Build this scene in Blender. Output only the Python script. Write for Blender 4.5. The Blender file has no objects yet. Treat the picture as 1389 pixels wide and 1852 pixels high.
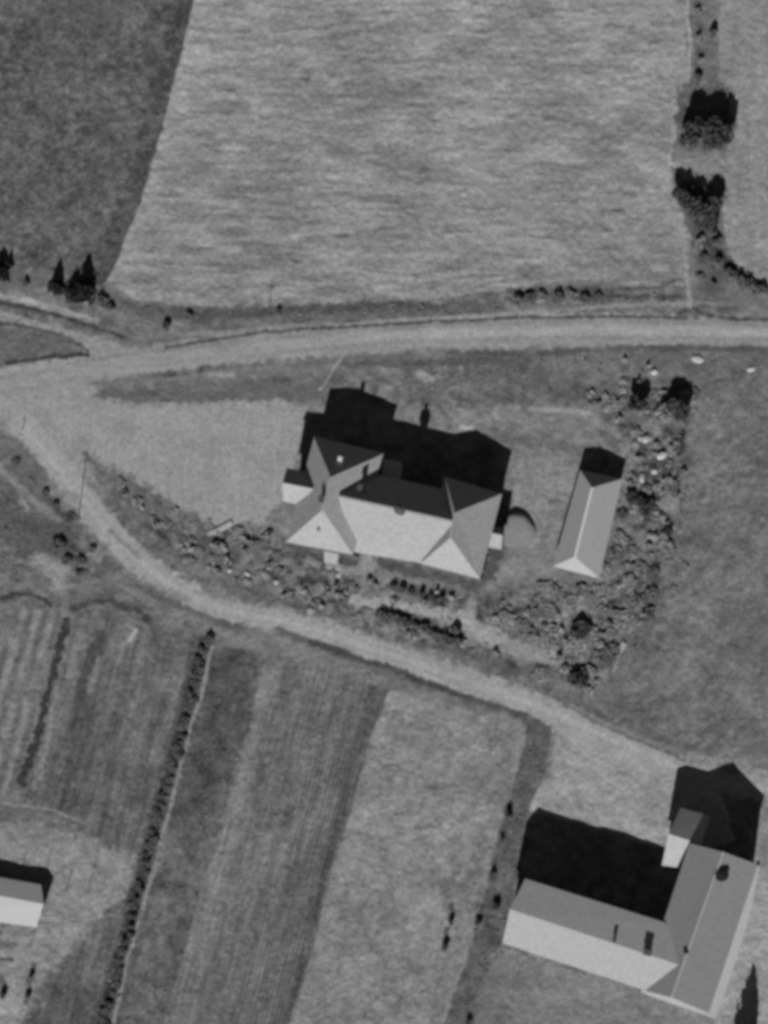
import bpy, math, random
import numpy as np

# ------------------------------------------------------------------ camera, sky, sun
sc = bpy.context.scene
W0, H0 = 1389.0, 1852.0            # the photograph's own pixels; 10 of them to a metre on the ground
CX, CY, CZ = 55.55, -57.4, 275.0   # the aeroplane
cam = bpy.data.cameras.new('aerial_camera'); co = bpy.data.objects.new('aerial_camera', cam)
sc.collection.objects.link(co); sc.camera = co
co.location = (CX, CY, CZ)
cam.sensor_fit = 'HORIZONTAL'; cam.sensor_width = 36
cam.lens = 36*CZ/138.9
cam.shift_x = -CX/138.9; cam.shift_y = -CY/138.9
cam.clip_start = 5; cam.clip_end = 6000

EL, AZ = math.radians(31), math.radians(7.0)
wld = bpy.data.worlds.new('World'); sc.world = wld; wld.use_nodes = True
wn = wld.node_tree; wn.nodes.clear()
sky = wn.nodes.new('ShaderNodeTexSky'); sky.sky_type = 'NISHITA'; sky.sun_disc = False
sky.air_density = 0.2; sky.dust_density = 0.0; sky.altitude = 300
sky.sun_elevation = EL; sky.sun_rotation = math.pi + AZ
hsv = wn.nodes.new('ShaderNodeHueSaturation'); hsv.inputs['Saturation'].default_value = 0
bg = wn.nodes.new('ShaderNodeBackground'); bg.inputs['Strength'].default_value = 0.05
wo = wn.nodes.new('ShaderNodeOutputWorld')
wn.links.new(sky.outputs[0], hsv.inputs['Color']); wn.links.new(hsv.outputs[0], bg.inputs['Color'])
wn.links.new(bg.outputs[0], wo.inputs['Surface'])
sl = bpy.data.lights.new('sun', 'SUN'); sl.energy = 5.0; sl.angle = math.radians(0.5)
so = bpy.data.objects.new('sun', sl); sc.collection.objects.link(so)
from mathutils import Vector
so.rotation_euler = Vector((math.sin(AZ)*math.cos(EL), math.cos(AZ)*math.cos(EL), -math.sin(EL))).to_track_quat('-Z', 'Y').to_euler()
so.location = (0, -100, 150)
sc.view_settings.view_transform = 'Standard'; sc.view_settings.look = 'None'
sc.view_settings.gamma = 1; sc.view_settings.exposure = -0.03
sc.render.engine = 'CYCLES'
sc.cycles.pixel_filter_type = 'BLACKMAN_HARRIS'
sc.cycles.filter_width = 4.2

R = random.Random(7)

# ------------------------------------------------------------------ coordinates and tone
def P(px, py, z=0.0):
    """point at height z that the photograph shows at (px, py)"""
    k = (CZ-z)/CZ
    x, y = (px-W0/2)/10, -(py-H0/2)/10
    return Vector((CX+(x-CX)*k, CY+(y-CY)*k, z))
def lin(v):
    v = np.asarray(v, dtype=float)/255.0
    return np.where(v <= 0.04045, v/12.92, ((v+0.055)/1.055)**2.4)
KA = 0.6
def alb(t, c=0.515):              # tone a flat surface shows in the sun -> albedo
    return float(np.clip(lin(t)/c*KA, 0, 0.9))

_ng = {}
def vnoise(x, y, seed=0):
    if seed not in _ng:
        _ng[seed] = np.random.RandomState(seed+11).rand(256, 256)
    g = _ng[seed]
    xi = np.floor(x).astype(int); yi = np.floor(y).astype(int)
    fx = x-xi; fy = y-yi
    fx = fx*fx*(3-2*fx); fy = fy*fy*(3-2*fy)
    a = g[xi & 255, yi & 255]; b = g[(xi+1) & 255, yi & 255]
    c = g[xi & 255, (yi+1) & 255]; d = g[(xi+1) & 255, (yi+1) & 255]
    return (a*(1-fx)+b*fx)*(1-fy)+(c*(1-fx)+d*fx)*fy
def fbm(x, y, s, seed=0, oct=3, ang=0.0, asp=1.0, gain=0.55):
    """about -1..1; s = size in photograph pixels, stretched asp times along ang"""
    ca, sa = math.cos(ang), math.sin(ang)
    u = (x*ca+y*sa)/(s*asp); v = (-x*sa+y*ca)/s
    t = 0; w = 1; tw = 0
    for i in range(oct):
        t = t+w*(vnoise(u+31.7*i, v+17.3*i, seed+i*7)-0.5); tw += w; w *= gain; u = u*2.03; v = v*2.03
    return t/tw*4.6
def sd_poly(x, y, poly):
    """signed distance, negative inside"""
    n = len(poly); d = np.full(x.shape, 1e9); ins = np.zeros(x.shape, bool)
    for i in range(n):
        x0, y0 = poly[i]; x1, y1 = poly[(i+1) % n]
        ex, ey = x1-x0, y1-y0
        t = np.clip(((x-x0)*ex+(y-y0)*ey)/(ex*ex+ey*ey+1e-9), 0, 1)
        d = np.minimum(d, np.hypot(x-x0-t*ex, y-y0-t*ey))
        c = ((y0 > y) != (y1 > y))
        with np.errstate(divide='ignore', invalid='ignore'):
            xc = x0+(y-y0)*ex/(ey if abs(ey) > 1e-9 else 1e-9)
        ins ^= (c & (x < xc))
    return np.where(ins, -d, d)
def d_line(x, y, pts):
    d = np.full(x.shape, 1e9)
    for (x0, y0), (x1, y1) in zip(pts[:-1], pts[1:]):
        ex, ey = x1-x0, y1-y0
        t = np.clip(((x-x0)*ex+(y-y0)*ey)/(ex*ex+ey*ey+1e-9), 0, 1)
        d = np.minimum(d, np.hypot(x-x0-t*ex, y-y0-t*ey))
    return d
def sstep(e0, e1, v):
    t = np.clip((v-e0)/(e1-e0), 0, 1); return t*t*(3-2*t)

SL = math.atan2(700, -190)        # run of the lower fields
# ------------------------------------------------------------------ land parcels (photograph pixels)
FIELD_NW = [(-400,-400),(362,-400),(350,0),(338,60),(318,130),(300,210),(272,310),(240,400),(222,440),(205,492),(185,522),(120,500),(60,484),(-400,468)]
FIELD_TOP = [(362,-400),(1238,-400),(1240,0),(1243,150),(1225,230),(1212,310),(1232,380),(1252,410),(1240,520),(1100,516),(1000,512),(920,522),(800,536),(700,545),(500,556),(330,552),(240,540),(196,508),(205,492),(222,440),(240,400),(272,310),(300,210),(318,130),(338,60),(350,0)]
FIELD_NE = [(1325,-400),(1900,-400),(1900,530),(1389,522),(1345,498),(1316,455),(1308,400),(1306,330),(1320,240),(1318,170),(1300,140),(1300,40)]
ROAD_MAIN_C = [(-400,735),(-60,705),(60,688),(200,658),(400,634),(600,615),(800,602),(1000,598),(1200,597),(1389,602),(1900,620)]
ROAD_NW = [(-400,455),(-100,528),(0,562),(60,578),(140,600),(230,626),(300,640),(240,668),(160,650),(140,622),(70,598),(0,585),(-100,560),(-400,490)]
YARD = [(-400,712),(60,690),(150,676),(176,708),(225,726),(330,728),(430,722),(520,722),(556,735),(545,800),(532,850),(512,905),(478,940),(420,955),(385,945),(330,925),(262,880),(210,850),(152,815),(165,860),(130,880),(60,815),(0,765),(-400,735)]
ROAD_S_C = [(40,770),(100,840),(150,905),(195,958),(240,1005),(300,1052),(380,1095),(450,1113),(520,1123),(600,1148),(700,1183),(820,1222),(950,1268),(1050,1312),(1150,1356),(1240,1396),(1330,1420),(1500,1440),(1900,1470)]
YARD_SE = [(960,1290),(1050,1318),(1150,1360),(1250,1392),(1300,1420),(1330,1520),(1240,1545),(1200,1535),(955,1466),(986,1400),(998,1320)]
FIELD_E = [(1262,700),(1389,660),(1900,640),(1900,1430),(1389,1398),(1260,1358),(1150,1318),(1060,1272),(1085,1225),(1140,1170),(1180,1090),(1215,1000),(1240,880),(1250,780)]
GARDEN = [(150,822),(262,884),(330,930),(385,950),(440,962),(480,945),(520,900),(560,735),(1130,735),(1262,690),(1250,780),(1240,880),(1215,1000),(1180,1090),(1140,1170),(1070,1270),(950,1235),(820,1192),(700,1155),(600,1124),(520,1098),(450,1080),(380,1055),(310,1005),(250,950),(200,890)]
F1 = [(-400,1092),(20,1088),(110,1112),(90,1230),(60,1340),(32,1436),(-400,1425)]
F2 = [(118,1125),(180,1100),(250,1120),(345,1160),(322,1270),(280,1430),(250,1540),(200,1545),(110,1480),(38,1450),(70,1340),(100,1230)]
F2B = [(250,1545),(205,1720),(172,1900),(20,1900),(60,1790),(130,1715),(190,1640),(220,1560)]
FARMYARD = [(-400,1470),(60,1492),(150,1510),(250,1555),(228,1620),(170,1670),(120,1730),(60,1800),(30,1870),(-10,2100),(-400,2100)]
F3 = [(386,1168),(440,1172),(475,1188),(452,1320),(415,1430),(388,1530),(350,1660),(300,1840),(280,2100),(140,2100),(205,1852),(275,1580),(345,1300)]
F4 = [(475,1188),(560,1190),(640,1225),(705,1248),(672,1330),(640,1450),(600,1580),(560,1740),(515,1880),(480,2100),(280,2100),(300,1840),(350,1660),(388,1530),(415,1430),(452,1320)]
F5 = [(705,1248),(780,1262),(860,1290),(945,1298),(952,1330),(935,1400),(905,1500),(872,1640),(850,1720),(800,1860),(760,2100),(480,2100),(515,1880),(560,1740),(600,1580),(640,1450),(672,1330)]
HEDGEBANK = [(345,1150),(385,1155),(386,1168),(345,1300),(275,1580),(205,1852),(140,2100),(110,2100),(172,1852),(205,1720),(250,1545),(280,1430),(322,1270)]
ROUGH_E = [(945,1298),(980,1292),(998,1312),(992,1360),(980,1410),(955,1462),(940,1590),(912,1690),(905,1712),(862,1800),(820,1900),(770,2100),(750,2100),(800,1860),(850,1720),(872,1640),(905,1500),(935,1400),(952,1330)]
F6 = [(905,1712),(1160,1797),(1290,1842),(1300,1860),(1270,2100),(770,2100),(820,1900),(862,1800)]
YARD_E = [(1371,1500),(1420,1440),(1900,1480),(1900,2100),(1270,2100),(1300,1860),(1288,1838)]

ROUGH_A = [(1100,640),(1389,640),(1300,680),(1245,760),(1235,880),(1215,1000),(1180,1090),(1140,1180),(1066,1262),(1000,1215),(930,1120),(880,1100),(890,1065),(960,1052),(1070,1062),(1100,1010),(1135,880),(1120,800),(1060,720)]
ROUGH_B = [(150,822),(262,884),(330,930),(400,945),(470,950),(520,990),(640,1040),(700,1050),(880,1075),(900,1120),(940,1215),(700,1150),(600,1122),(450,1075),(310,1000),(220,920)]
def warp(x, y):
    return (x+fbm(x, y, 30, 3, 4)*1.5, y+fbm(x, y, 30, 5, 4)*1.5)
def road_sd(x, y, c, w):
    return d_line(x, y, c)-w
def w_main(x):
    return 24+6*np.clip((x-300)/500, 0, 1)*np.clip((1389-x)/300, 0.2, 1)+8*np.clip((260-x)/260, 0, 1)
def w_s(x, y):
    return 19+2*np.clip((x-300)/400, 0, 1)+5*np.exp(-((x-200)/110)**2)

def parcels(x, y):
    """ordered (name, signed distance)"""
    return [
      ('FIELD_NW', sd_poly(x, y, FIELD_NW)), ('FIELD_TOP', sd_poly(x, y, FIELD_TOP)), ('FIELD_NE', sd_poly(x, y, FIELD_NE)),
      ('FIELD_E', sd_poly(x, y, FIELD_E)), ('GARDEN', sd_poly(x, y, GARDEN)),
      ('F1', sd_poly(x, y, F1)), ('F2', sd_poly(x, y, F2)), ('F2B', sd_poly(x, y, F2B)), ('FARMYARD', sd_poly(x, y, FARMYARD)),
      ('F3', sd_poly(x, y, F3)), ('F4', sd_poly(x, y, F4)), ('F5', sd_poly(x, y, F5)), ('ROUGH_E', sd_poly(x, y, ROUGH_E)),
      ('F6', sd_poly(x, y, F6)), ('YARD_E', sd_poly(x, y, YARD_E)), ('HEDGEBANK', sd_poly(x, y, HEDGEBANK)),
      ('YARD_SE', sd_poly(x, y, YARD_SE)), ('YARD', sd_poly(x, y, YARD)),
      ('ROAD_NW', sd_poly(x, y, ROAD_NW)), ('ROAD_MAIN', road_sd(x, y, ROAD_MAIN_C, w_main(x))),
      ('ROAD_S', road_sd(x, y, ROAD_S_C, w_s(x, y)))]

SOFT = {'FIELD_TOP': 4, 'FIELD_NW': 5, 'GARDEN': 20, 'FIELD_E': 22, 'FARMYARD': 16, 'YARD': 16, 'ROAD_S': 11, 'ROAD_MAIN': 10, 'ROAD_NW': 7,
        'F3': 6, 'F4': 7, 'F5': 4, 'ROUGH_E': 6, 'F2': 10, 'F2B': 14, 'F1': 7, 'YARD_SE': 5, 'HEDGEBANK': 4, 'YARD_E': 6}

def tone_of(name, x, y):
    if name == 'FIELD_NW':
        t = 89+11*fbm(x, y, 12, 20, 4)+5*fbm(x, y, 60, 21, 2)+9*fbm(x, y, 4.5, 22, 2)
        e = x-(350-(y)*0.30)
        t = t-13*sstep(-42, -14, e)
    elif name == 'FIELD_TOP':
        s = fbm(x, y, 7, 23, 4, 0.02, 10)
        t = 132+9*s+7*fbm(x, y, 60, 24, 3, 0.0, 2.0)+5*fbm(x, y, 16, 19, 2, 0.03, 3)+6*fbm(x, y, 5.0, 25, 3, 0, 1.6)
        wv = fbm(x, y, 11, 26, 3, -0.06, 4.5)
        t = t-30*sstep(0.85, 1.7, wv)*sstep(-0.3, 0.6, fbm(x, y, 90, 27, 2))+9*sstep(0.8, 1.8, -wv)
        t = t-22*sstep(0.9, 1.7, fbm(x, y, 8, 38, 3, 0.10, 4.0))*sstep(150, 520, y)
        t = t+11*sstep(75, 12, x-(350-(y)*0.30))+4*sstep(300, 0, abs(y-60))-6*sstep(250, 0, np.hypot(x-620, (y-220)))
    elif name == 'FIELD_NE':
        t = 131+5*fbm(x, y, 14, 28, 3, 1.55, 6)+4*fbm(x, y, 5, 29, 2)
    elif name == 'FIELD_E':
        t = 105+9*fbm(x, y, 11, 30, 4, -0.9, 2.0)+5*fbm(x, y, 70, 31, 2)+6*fbm(x, y, 4.5, 32, 2)
        t = t+10*np.exp(-((x-1232)/38)**2-((y-1228)/50)**2)-8*np.exp(-((x-1150)/110)**2-((y-1290)/45)**2)
    elif name == 'GARDEN':
        t = 106+17*fbm(x, y, 15, 33, 4)+6*fbm(x, y, 45, 34, 2)
        rg = sstep(8, -12, np.minimum(sd_poly(x, y, ROUGH_A), sd_poly(x, y, ROUGH_B)))
        bl = fbm(x, y, 17, 120, 3)
        t = t+rg*(-36*sstep(0.15, 1.0, bl)+22*sstep(0.3, 1.2, -bl)-4)
        lawn = np.exp(-((x-990)/75)**4-((y-900)/150)**4)
        t = t*(1-lawn)+lawn*(126+7*fbm(x, y, 8, 35, 3, 1.62, 4))
        nl = np.exp(-((x-790)/290)**4-((y-745)/60)**4)
        t = t*(1-nl)+nl*(119+12*fbm(x, y, 14, 36, 4))
        wl = np.exp(-((x-510)/50)**4-((y-925)/45)**4)
        t = t*(1-wl)+wl*(118+6*fbm(x, y, 14, 37, 4))
    elif name == 'F1':
        q = (x+0.27*(y-1150))
        t = 112+15*np.sin(q/27*2*math.pi+0.8)*sstep(-1, 0.6, fbm(x, y, 60, 40, 2))+8*fbm(x, y, 8, 41, 4, SL, 3)
        t = t-8*sstep(1350, 1440, y)
    elif name in ('F2', 'F2B'):
        t = 97+13*fbm(x, y, 8, 42, 4, SL, 9)+7*fbm(x, y, 40, 43, 3)+5*fbm(x, y, 4.5, 44, 2)
        t = t-13*np.exp(-((x-150)/60)**2-((y-1420)/75)**2)+6*np.exp(-((x-245)/45)**2-((y-1300)/140)**2)
        if name == 'F2B': t = t-5-9*np.exp(-((x-115)/35)**2-((y-1800)/90)**2)
    elif name == 'FARMYARD':
        t = 131+7*fbm(x, y, 22, 45, 4)+5*fbm(x, y, 5, 46, 2)-12*np.exp(-((x-60)/150)**2-((y-1505)/22)**2)
        t = t+8*sstep(1700, 1850, y)*sstep(70, 20, x)
    elif name == 'F3':
        t = 84+11*fbm(x, y, 13, 47, 4, SL, 1.5)+8*fbm(x, y, 40, 48, 2)+5*fbm(x, y, 5, 49, 2)
        t = t+10*sstep(1380, 1600, y)
    elif name == 'F4':
        q = (x+0.265*(y-1190))
        t = 105+10*fbm(x, y, 6, 50, 4, SL, 9)+6*fbm(x, y, 34, 51, 3, SL, 2)+5*fbm(x, y, 4.5, 52, 2)
        u = (q-475)/215.0
        t = t+10*np.exp(-((u-0.10)/0.10)**2)-6*np.exp(-((u-0.28)/0.08)**2)-13*sstep(0.62, 1.0, u)
        t = t+(11*np.sin(q/8.3*2*math.pi))*sstep(0.3, 0.7, u)*sstep(-0.8, 0.6, fbm(x, y, 40, 53, 2, SL, 3))
        t = t-14*np.exp(-((u-1.0)/0.035)**2)
    elif name == 'F5':
        t = 126+8*fbm(x, y, 13, 54, 4, SL, 1.6)+7*fbm(x, y, 50, 55, 3)+5*fbm(x, y, 4.5, 56, 2)
        t = t-9*sstep(1450, 1250, y)*sstep(700, 900, x)-9*sstep(0.9, 1.3, fbm(x, y, 13, 57, 2, SL, 3))
        q = (x+0.265*(y-1190)); t = t-9*np.exp(-((q-962)/22)**2)*sstep(1450, 1600, y)
    elif name == 'ROUGH_E':
        t = 90+9*fbm(x, y, 14, 58, 4, SL, 1.6)+6*fbm(x, y, 6, 59, 2)
    elif name == 'F6':
        t = 113+6*fbm(x, y, 10, 60, 4)+5*fbm(x, y, 40, 61, 2)-8*sstep(960, 860, x)
    elif name == 'YARD_E':
        t = 143+5*fbm(x, y, 20, 62, 3)+4*fbm(x, y, 5, 63, 2)
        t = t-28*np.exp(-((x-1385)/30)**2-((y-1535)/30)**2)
    elif name == 'YARD_SE':
        t = 144+7*fbm(x, y, 26, 64, 4)+4*fbm(x, y, 6, 65, 2)
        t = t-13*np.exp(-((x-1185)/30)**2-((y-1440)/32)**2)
    elif name == 'YARD':
        t = 142+5*fbm(x, y, 38, 66, 4)+3.5*fbm(x, y, 5, 67, 2)+2.5*fbm(x, y, 7, 68, 2, 1.57, 8)
    elif name == 'HEDGEBANK':
        t = 84+10*fbm(x, y, 8, 69, 4, SL, 1.5)
    elif name == 'ROAD_MAIN':
        d = d_line(x, y, ROAD_MAIN_C)
        t = 140+12*np.exp(-((d-2)/8)**2)*sstep(350, 700, x)+5*fbm(x, y, 7, 70, 3, -0.06, 9)+3*fbm(x, y, 5, 71, 2)-9*np.exp(-((d-13)/4)**2)
    elif name == 'ROAD_NW':
        t = 136+5*fbm(x, y, 7, 72, 3, 0.28, 8)+3*fbm(x, y, 5, 73, 2)
    elif name == 'ROAD_S':
        d = d_line(x, y, ROAD_S_C)
        t = 147+9*np.exp(-(d/5)**2)-5*np.exp(-((d-9)/3)**2)*sstep(-.8, .8, fbm(x, y, 50, 76, 2))+4*fbm(x, y, 30, 74, 2)+3.5*fbm(x, y, 5, 75, 3)
    return t

# strokes: (points, half width, tone, softness, strength)
ST = [
 # north verge and its ditches
 ([(600,590),(750,578),(900,568),(1000,562),(1120,552),(1240,548),(1389,546),(1600,548)], 3.5, 140, 3, .8),
 ([(240,612),(330,605),(420,600),(520,590),(600,584)], 4, 128, 4, .7),
 ([(300,628),(360,618),(420,608),(480,600),(560,594),(700,586),(860,577),(1000,573),(1120,572),(1240,574)], 2.6, 72, 2.5, .85),
 ([(1228,562),(1250,556),(1290,570),(1330,576),(1400,578),(1600,582)], 3, 70, 3, .85),
 ([(210,562),(260,572),(330,568),(420,570),(520,562),(600,560),(700,556),(780,557),(900,552)], 11, 92, 9, .85), ([(240,556),(330,564),(420,568),(520,562),(600,556),(700,549),(780,553)], 5, 76, 7, .8),
 ([(300,566),(330,575),(380,578)], 8, 78, 8, .6),
 ([(1060,521),(1130,524),(1190,521),(1230,505)], 3, 78, 4, .8), ([(1100,535),(1180,536),(1238,536)], 3, 70, 3, .85),
 ([(920,535),(1000,530),(1085,532)], 9, 76, 7, .75),
 ([(770,512),(850,500),(920,497)], 2, 100, 2, .7), ([(860,520),(900,508),(960,503)], 1.5, 95, 2, .6),
 ([(0,535),(50,545),(110,562),(180,580)], 5, 150, 4, .8), ([(-200,480),(-60,515),(0,535)], 5, 150, 4, .8),
 ([(-150,500),(0,546),(40,552),(80,563),(130,578),(180,592),(228,611)], 3, 66, 2.5, .95),
 ([(-150,545),(0,583),(40,590),(90,600),(130,615),(158,631)], 3, 70, 2.5, .9),
 ([(12,655),(50,652),(90,645),(158,640)], 3.5, 58, 2.5, .95),
 ([(0,610),(60,612),(120,622)], 14, 96, 8, .9), ([(0,635),(60,635)], 10, 100, 8, .8),
 ([(-200,497),(0,505),(60,500),(130,520),(200,545),(260,570)], 11, 92, 10, .7),
 ([(200,560),(260,590),(300,600)], 14, 118, 10, .5),
 # strip between the main road and the yard
 ([(178,712),(215,712),(260,716),(330,718),(420,714),(560,714)], 8, 95, 6, .9),
 ([(300,708),(400,705),(480,702),(570,695),(600,705)], 13, 99, 9, .85),
 ([(440,672),(560,668),(620,658),(720,655)], 9, 116, 8, .7),
 ([(625,658),(680,655),(760,659),(830,655)], 6, 84, 5, .85),
 ([(820,648),(900,652),(950,668),(985,690)], 11, 86, 9, .85), ([(860,668),(940,685),(985,705),(1040,715)], 9, 90, 8, .8),
 ([(850,640),(960,642),(1060,632),(1130,628),(1240,628),(1389,632)], 4, 78, 4, .8),
 ([(1080,640),(1180,650),(1280,655),(1389,650),(1600,650)], 15, 98, 12, .7),
 ([(1000,665),(1060,660),(1100,665)], 16, 112, 12, .7),
 ([(617,645),(604,668),(590,692),(578,706)], 1.8, 146, 2, .85),
 ([(190,712),(208,712)], 5, 84, 5, .8), ([(250,708),(285,712)], 4, 82, 5, .8), ([(262,722),(325,726)], 2, 88, 2, .8),
 ([(960,738),(1010,743),(1050,746),(1078,750)], 4, 148, 4, .8), ([(1040,747),(1110,775),(1125,800)], 6, 128, 6, .6),
 ([(925,738),(938,738)], 4, 150, 5, .8), ([(835,773),(856,777)], 4, 162, 3, .8),
 ([(760,677),(778,685)], 6, 146, 6, .8), ([(690,668),(720,672)], 4, 138, 5, .6),
 ([(395,680),(425,680)], 3.5, 145, 4, .8), ([(450,682),(462,684)], 3, 145, 4, .7),
 ([(905,790),(1000,802),(1050,815)], 8, 96, 8, .6),
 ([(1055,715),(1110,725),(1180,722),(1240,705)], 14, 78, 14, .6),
 # lawn east of the house
 ([(1030,900),(1018,940),(1008,985)], 3, 96, 3, .5),
 ([(896,1052),(930,900)], 2, 118, 4, .5), ([(920,1000),(935,900),(945,830)], 3, 136, 5, .4),
 ([(980,1010),(992,930)], 2.5, 110, 3, .5),
 # beds and gravel south of the house
 
 ([(560,1010),(580,1022),(640,1032),(680,1022)], 8, 130, 6, .85), ([(665,1000),(668,1030)], 6, 140, 5, .7),
 ([(640,1088),(700,1092),(760,1103),(810,1115)], 10, 150, 5, .97), ([(645,1095),(645,1125)], 2.5, 138, 2.5, .8), ([(675,1100),(673,1125)], 3, 138, 3, .8),
 ([(835,1120),(860,1140),(905,1158)], 17, 151, 7, .98), ([(900,1165),(960,1182),(1010,1192)], 14, 138, 12, .9),
 ([(690,1035),(760,1052),(840,1062),(900,1070)], 8, 116, 7, .6),
 ([(700,1058),(740,1068),(800,1080)], 5, 84, 6, .8), ([(690,1108),(740,1122),(790,1140),(830,1150)], 9, 80, 5, .85),
 ([(760,1165),(830,1178),(890,1200),(930,1212)], 4, 88, 5, .8), ([(860,1185),(900,1182)], 5, 84, 6, .6),
 ([(760,1150),(820,1165),(860,1165)], 3, 138, 4, .7),
 # north edge of the lower road
 ([(152,820),(175,840),(205,868),(240,885)], 5, 104, 5, .8), ([(205,868),(232,872),(260,890)], 4, 88, 5, .8),
 ([(250,905),(290,925),(320,950),(400,995)], 20, 92, 14, .7), ([(400,1030),(470,1060),(560,1095),(640,1110)], 12, 104, 12, .6),
 ([(380,966),(400,955),(425,945)], 4, 152, 3.5, .9), ([(560,1070),(545,1060)], 10, 96, 8, .6),
 ([(520,985),(560,1000),(600,1008)], 3, 80, 3, .5),
 # the far bank
 ([(0,875),(40,920),(90,960),(130,990)], 26, 92, 20, .75), ([(-200,760),(-60,810),(0,850),(60,905),(110,945),(150,985),(180,1010)], 7, 128, 5, .8),
 ([(-100,760),(0,800),(30,830),(60,862)], 12, 98, 9, .8), ([(58,862),(85,895),(110,925),(138,938)], 5, 70, 4, .9),
 ([(75,880),(120,905),(130,900)], 12, 120, 9, .6), ([(140,930),(142,880),(146,830)], 1.0, 128, 1.5, .5),
 ([(150,995),(165,985)], 5, 86, 5, .7), ([(40,905),(48,920)], 5, 150, 5, .8),
 ([(85,960),(112,985)], 8, 62, 7, .8), ([(115,1010),(150,1010)], 5, 66, 5, .8), ([(140,1030),(155,1030)], 4, 78, 5, .8),
 ([(0,930),(60,980),(110,975)], 34, 82, 18, .85), ([(70,1015),(110,1035),(105,1055)], 15, 138, 12, .9), ([(30,1060),(60,1050)], 8, 124, 9, .7),
 ([(110,1062),(190,1050),(280,1062),(340,1085)], 6, 118, 7, .6), ([(100,1080),(150,1082),(220,1068)], 3, 90, 3, .6),
 ([(0,1083),(25,1075),(50,1072),(78,1082),(92,1096)], 3, 62, 2.5, .9), ([(130,1100),(160,1090),(195,1086),(222,1098),(255,1106),(275,1135)], 4.5, 62, 4, .9),
 ([(215,1095),(270,1098)], 8, 74, 7, .7), ([(275,1135),(310,1160)], 8, 92, 8, .6),
 ([(190,1015),(222,1045),(262,1072),(320,1098),(400,1128),(440,1138)], 6, 86, 6, .85), ([(200,960),(225,985),(250,1010)], 3, 108, 4, .7),
 ([(210,1045),(270,1090),(350,1120),(420,1150),(520,1160)], 8, 122, 8, .6),
 ([(500,1138),(540,1152),(575,1162)], 4, 90, 4, .8), ([(560,1160),(610,1175),(640,1190),(700,1205),(770,1232),(850,1265),(930,1288),(950,1295)], 5, 64, 4, .9),
 ([(360,1140),(440,1165),(540,1180),(640,1205),(720,1228)], 10, 116, 9, .6),
 ([(450,1118),(485,1136)], 6, 146, 6, .6), ([(520,1190),(560,1182),(700,1235),(800,1262),(920,1295)], 8, 118, 9, .5),
 ([(235,1135),(240,1150),(228,1165)], 10, 128, 8, .7),
 # right side of the lower road
 ([(1000,1262),(1050,1290),(1110,1322),(1180,1350),(1240,1375)], 2.6, 92, 3, .85), ([(1030,1275),(1110,1315),(1200,1350),(1300,1380),(1389,1400)], 4, 126, 5, .6),
 ([(1250,1368),(1300,1378),(1350,1385)], 7, 140, 7, .7), ([(1389,1400),(1340,1375)], 6, 132, 7, .6),
 ([(1085,1222),(1092,1216)], 7, 128, 6, .5),
 # lower fields
 ([(120,1122),(108,1170),(95,1222),(80,1275),(62,1345),(48,1390),(38,1414)], 7, 57, 4, .95),
 ([(180,1150),(166,1180),(155,1220),(145,1262)], 7, 70, 5, .9), ([(160,1270),(150,1340),(130,1420)], 9, 84, 9, .6), ([(100,1250),(88,1320),(75,1405)], 4, 130, 3, .8), ([(100,1240),(98,1275)], 6, 122, 5, .6),
 ([(148,1150),(135,1180),(128,1220)], 8, 120, 6, .85), ([(176,1195),(163,1250)], 4, 122, 3, .8),
 ([(-100,1440),(0,1452),(70,1461),(110,1470),(150,1490)], 2.2, 132, 2.5, .85), ([(0,1470),(90,1478)], 8, 98, 8, .7),
 ([(55,1435),(62,1445)], 6, 76, 6, .7),
 ([(0,1500),(90,1508),(180,1530)], 8, 122, 8, .5),
 ([(384,1172),(374,1215),(362,1262),(345,1308),(330,1378),(318,1420),(300,1490),(282,1560),(265,1620),(240,1700),(222,1770),(204,1852),(170,1980)], 3.2, 134, 2.5, .9),
 ([(330,1345),(318,1415)], 7, 120, 5, .6), ([(298,1508),(288,1555),(270,1590)], 6, 122, 4, .7),
 ([(368,1160),(350,1225),(335,1290),(312,1375),(290,1450),(268,1540),(248,1610),(228,1690),(205,1770),(182,1860),(150,1980)], 9, 55, 4, .88),
 ([(60,1745),(52,1785),(48,1815)], 4.5, 82, 4, .85), ([(0,1708),(22,1708)], 8, 92, 6, .7), ([(0,1736),(20,1735)], 4, 78, 3, .9), ([(0,1766),(10,1792)], 6, 84, 5, .8),
 ([(68,1690),(76,1690)], 5, 158, 4, .8), ([(78,1672),(84,1680)], 5, 100, 5, .7), ([(0,1680),(60,1690)], 7, 112, 6, .6),
 ([(816,1640),(812,1665)], 5, 66, 5, .8), ([(808,1680),(802,1715)], 4.5, 72, 4, .8), ([(855,1820),(845,1860)], 8, 84, 6, .7), ([(806,1640),(805,1600)], 7, 100, 7, .6),
 ([(925,1455),(918,1475)], 6, 60, 5, .85), ([(905,1508),(912,1515)], 4, 72, 4, .8), ([(893,1560),(890,1590)], 5, 68, 4, .8), ([(872,1640),(862,1670)], 4, 72, 4, .8), ([(900,1620),(895,1640)], 6, 76, 5, .8),
 ([(750,1495),(785,1495)], 4, 104, 4, .7), ([(735,1540),(765,1565),(755,1570)], 3, 142, 4, .6), ([(955,1300),(990,1330),(985,1400)], 12, 86, 8, .5),
 ([(470,1375),(480,1395)], 5, 84, 6, .5), ([(445,1195),(400,1240)], 12, 80, 12, .5),
 # north east strip
 ([(1275,-80),(1275,0),(1272,60),(1268,130),(1270,160)], 18, 106, 12, .8), ([(1258,-80),(1262,0),(1264,60),(1262,120),(1262,150)], 5, 78, 5, .7),
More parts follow.
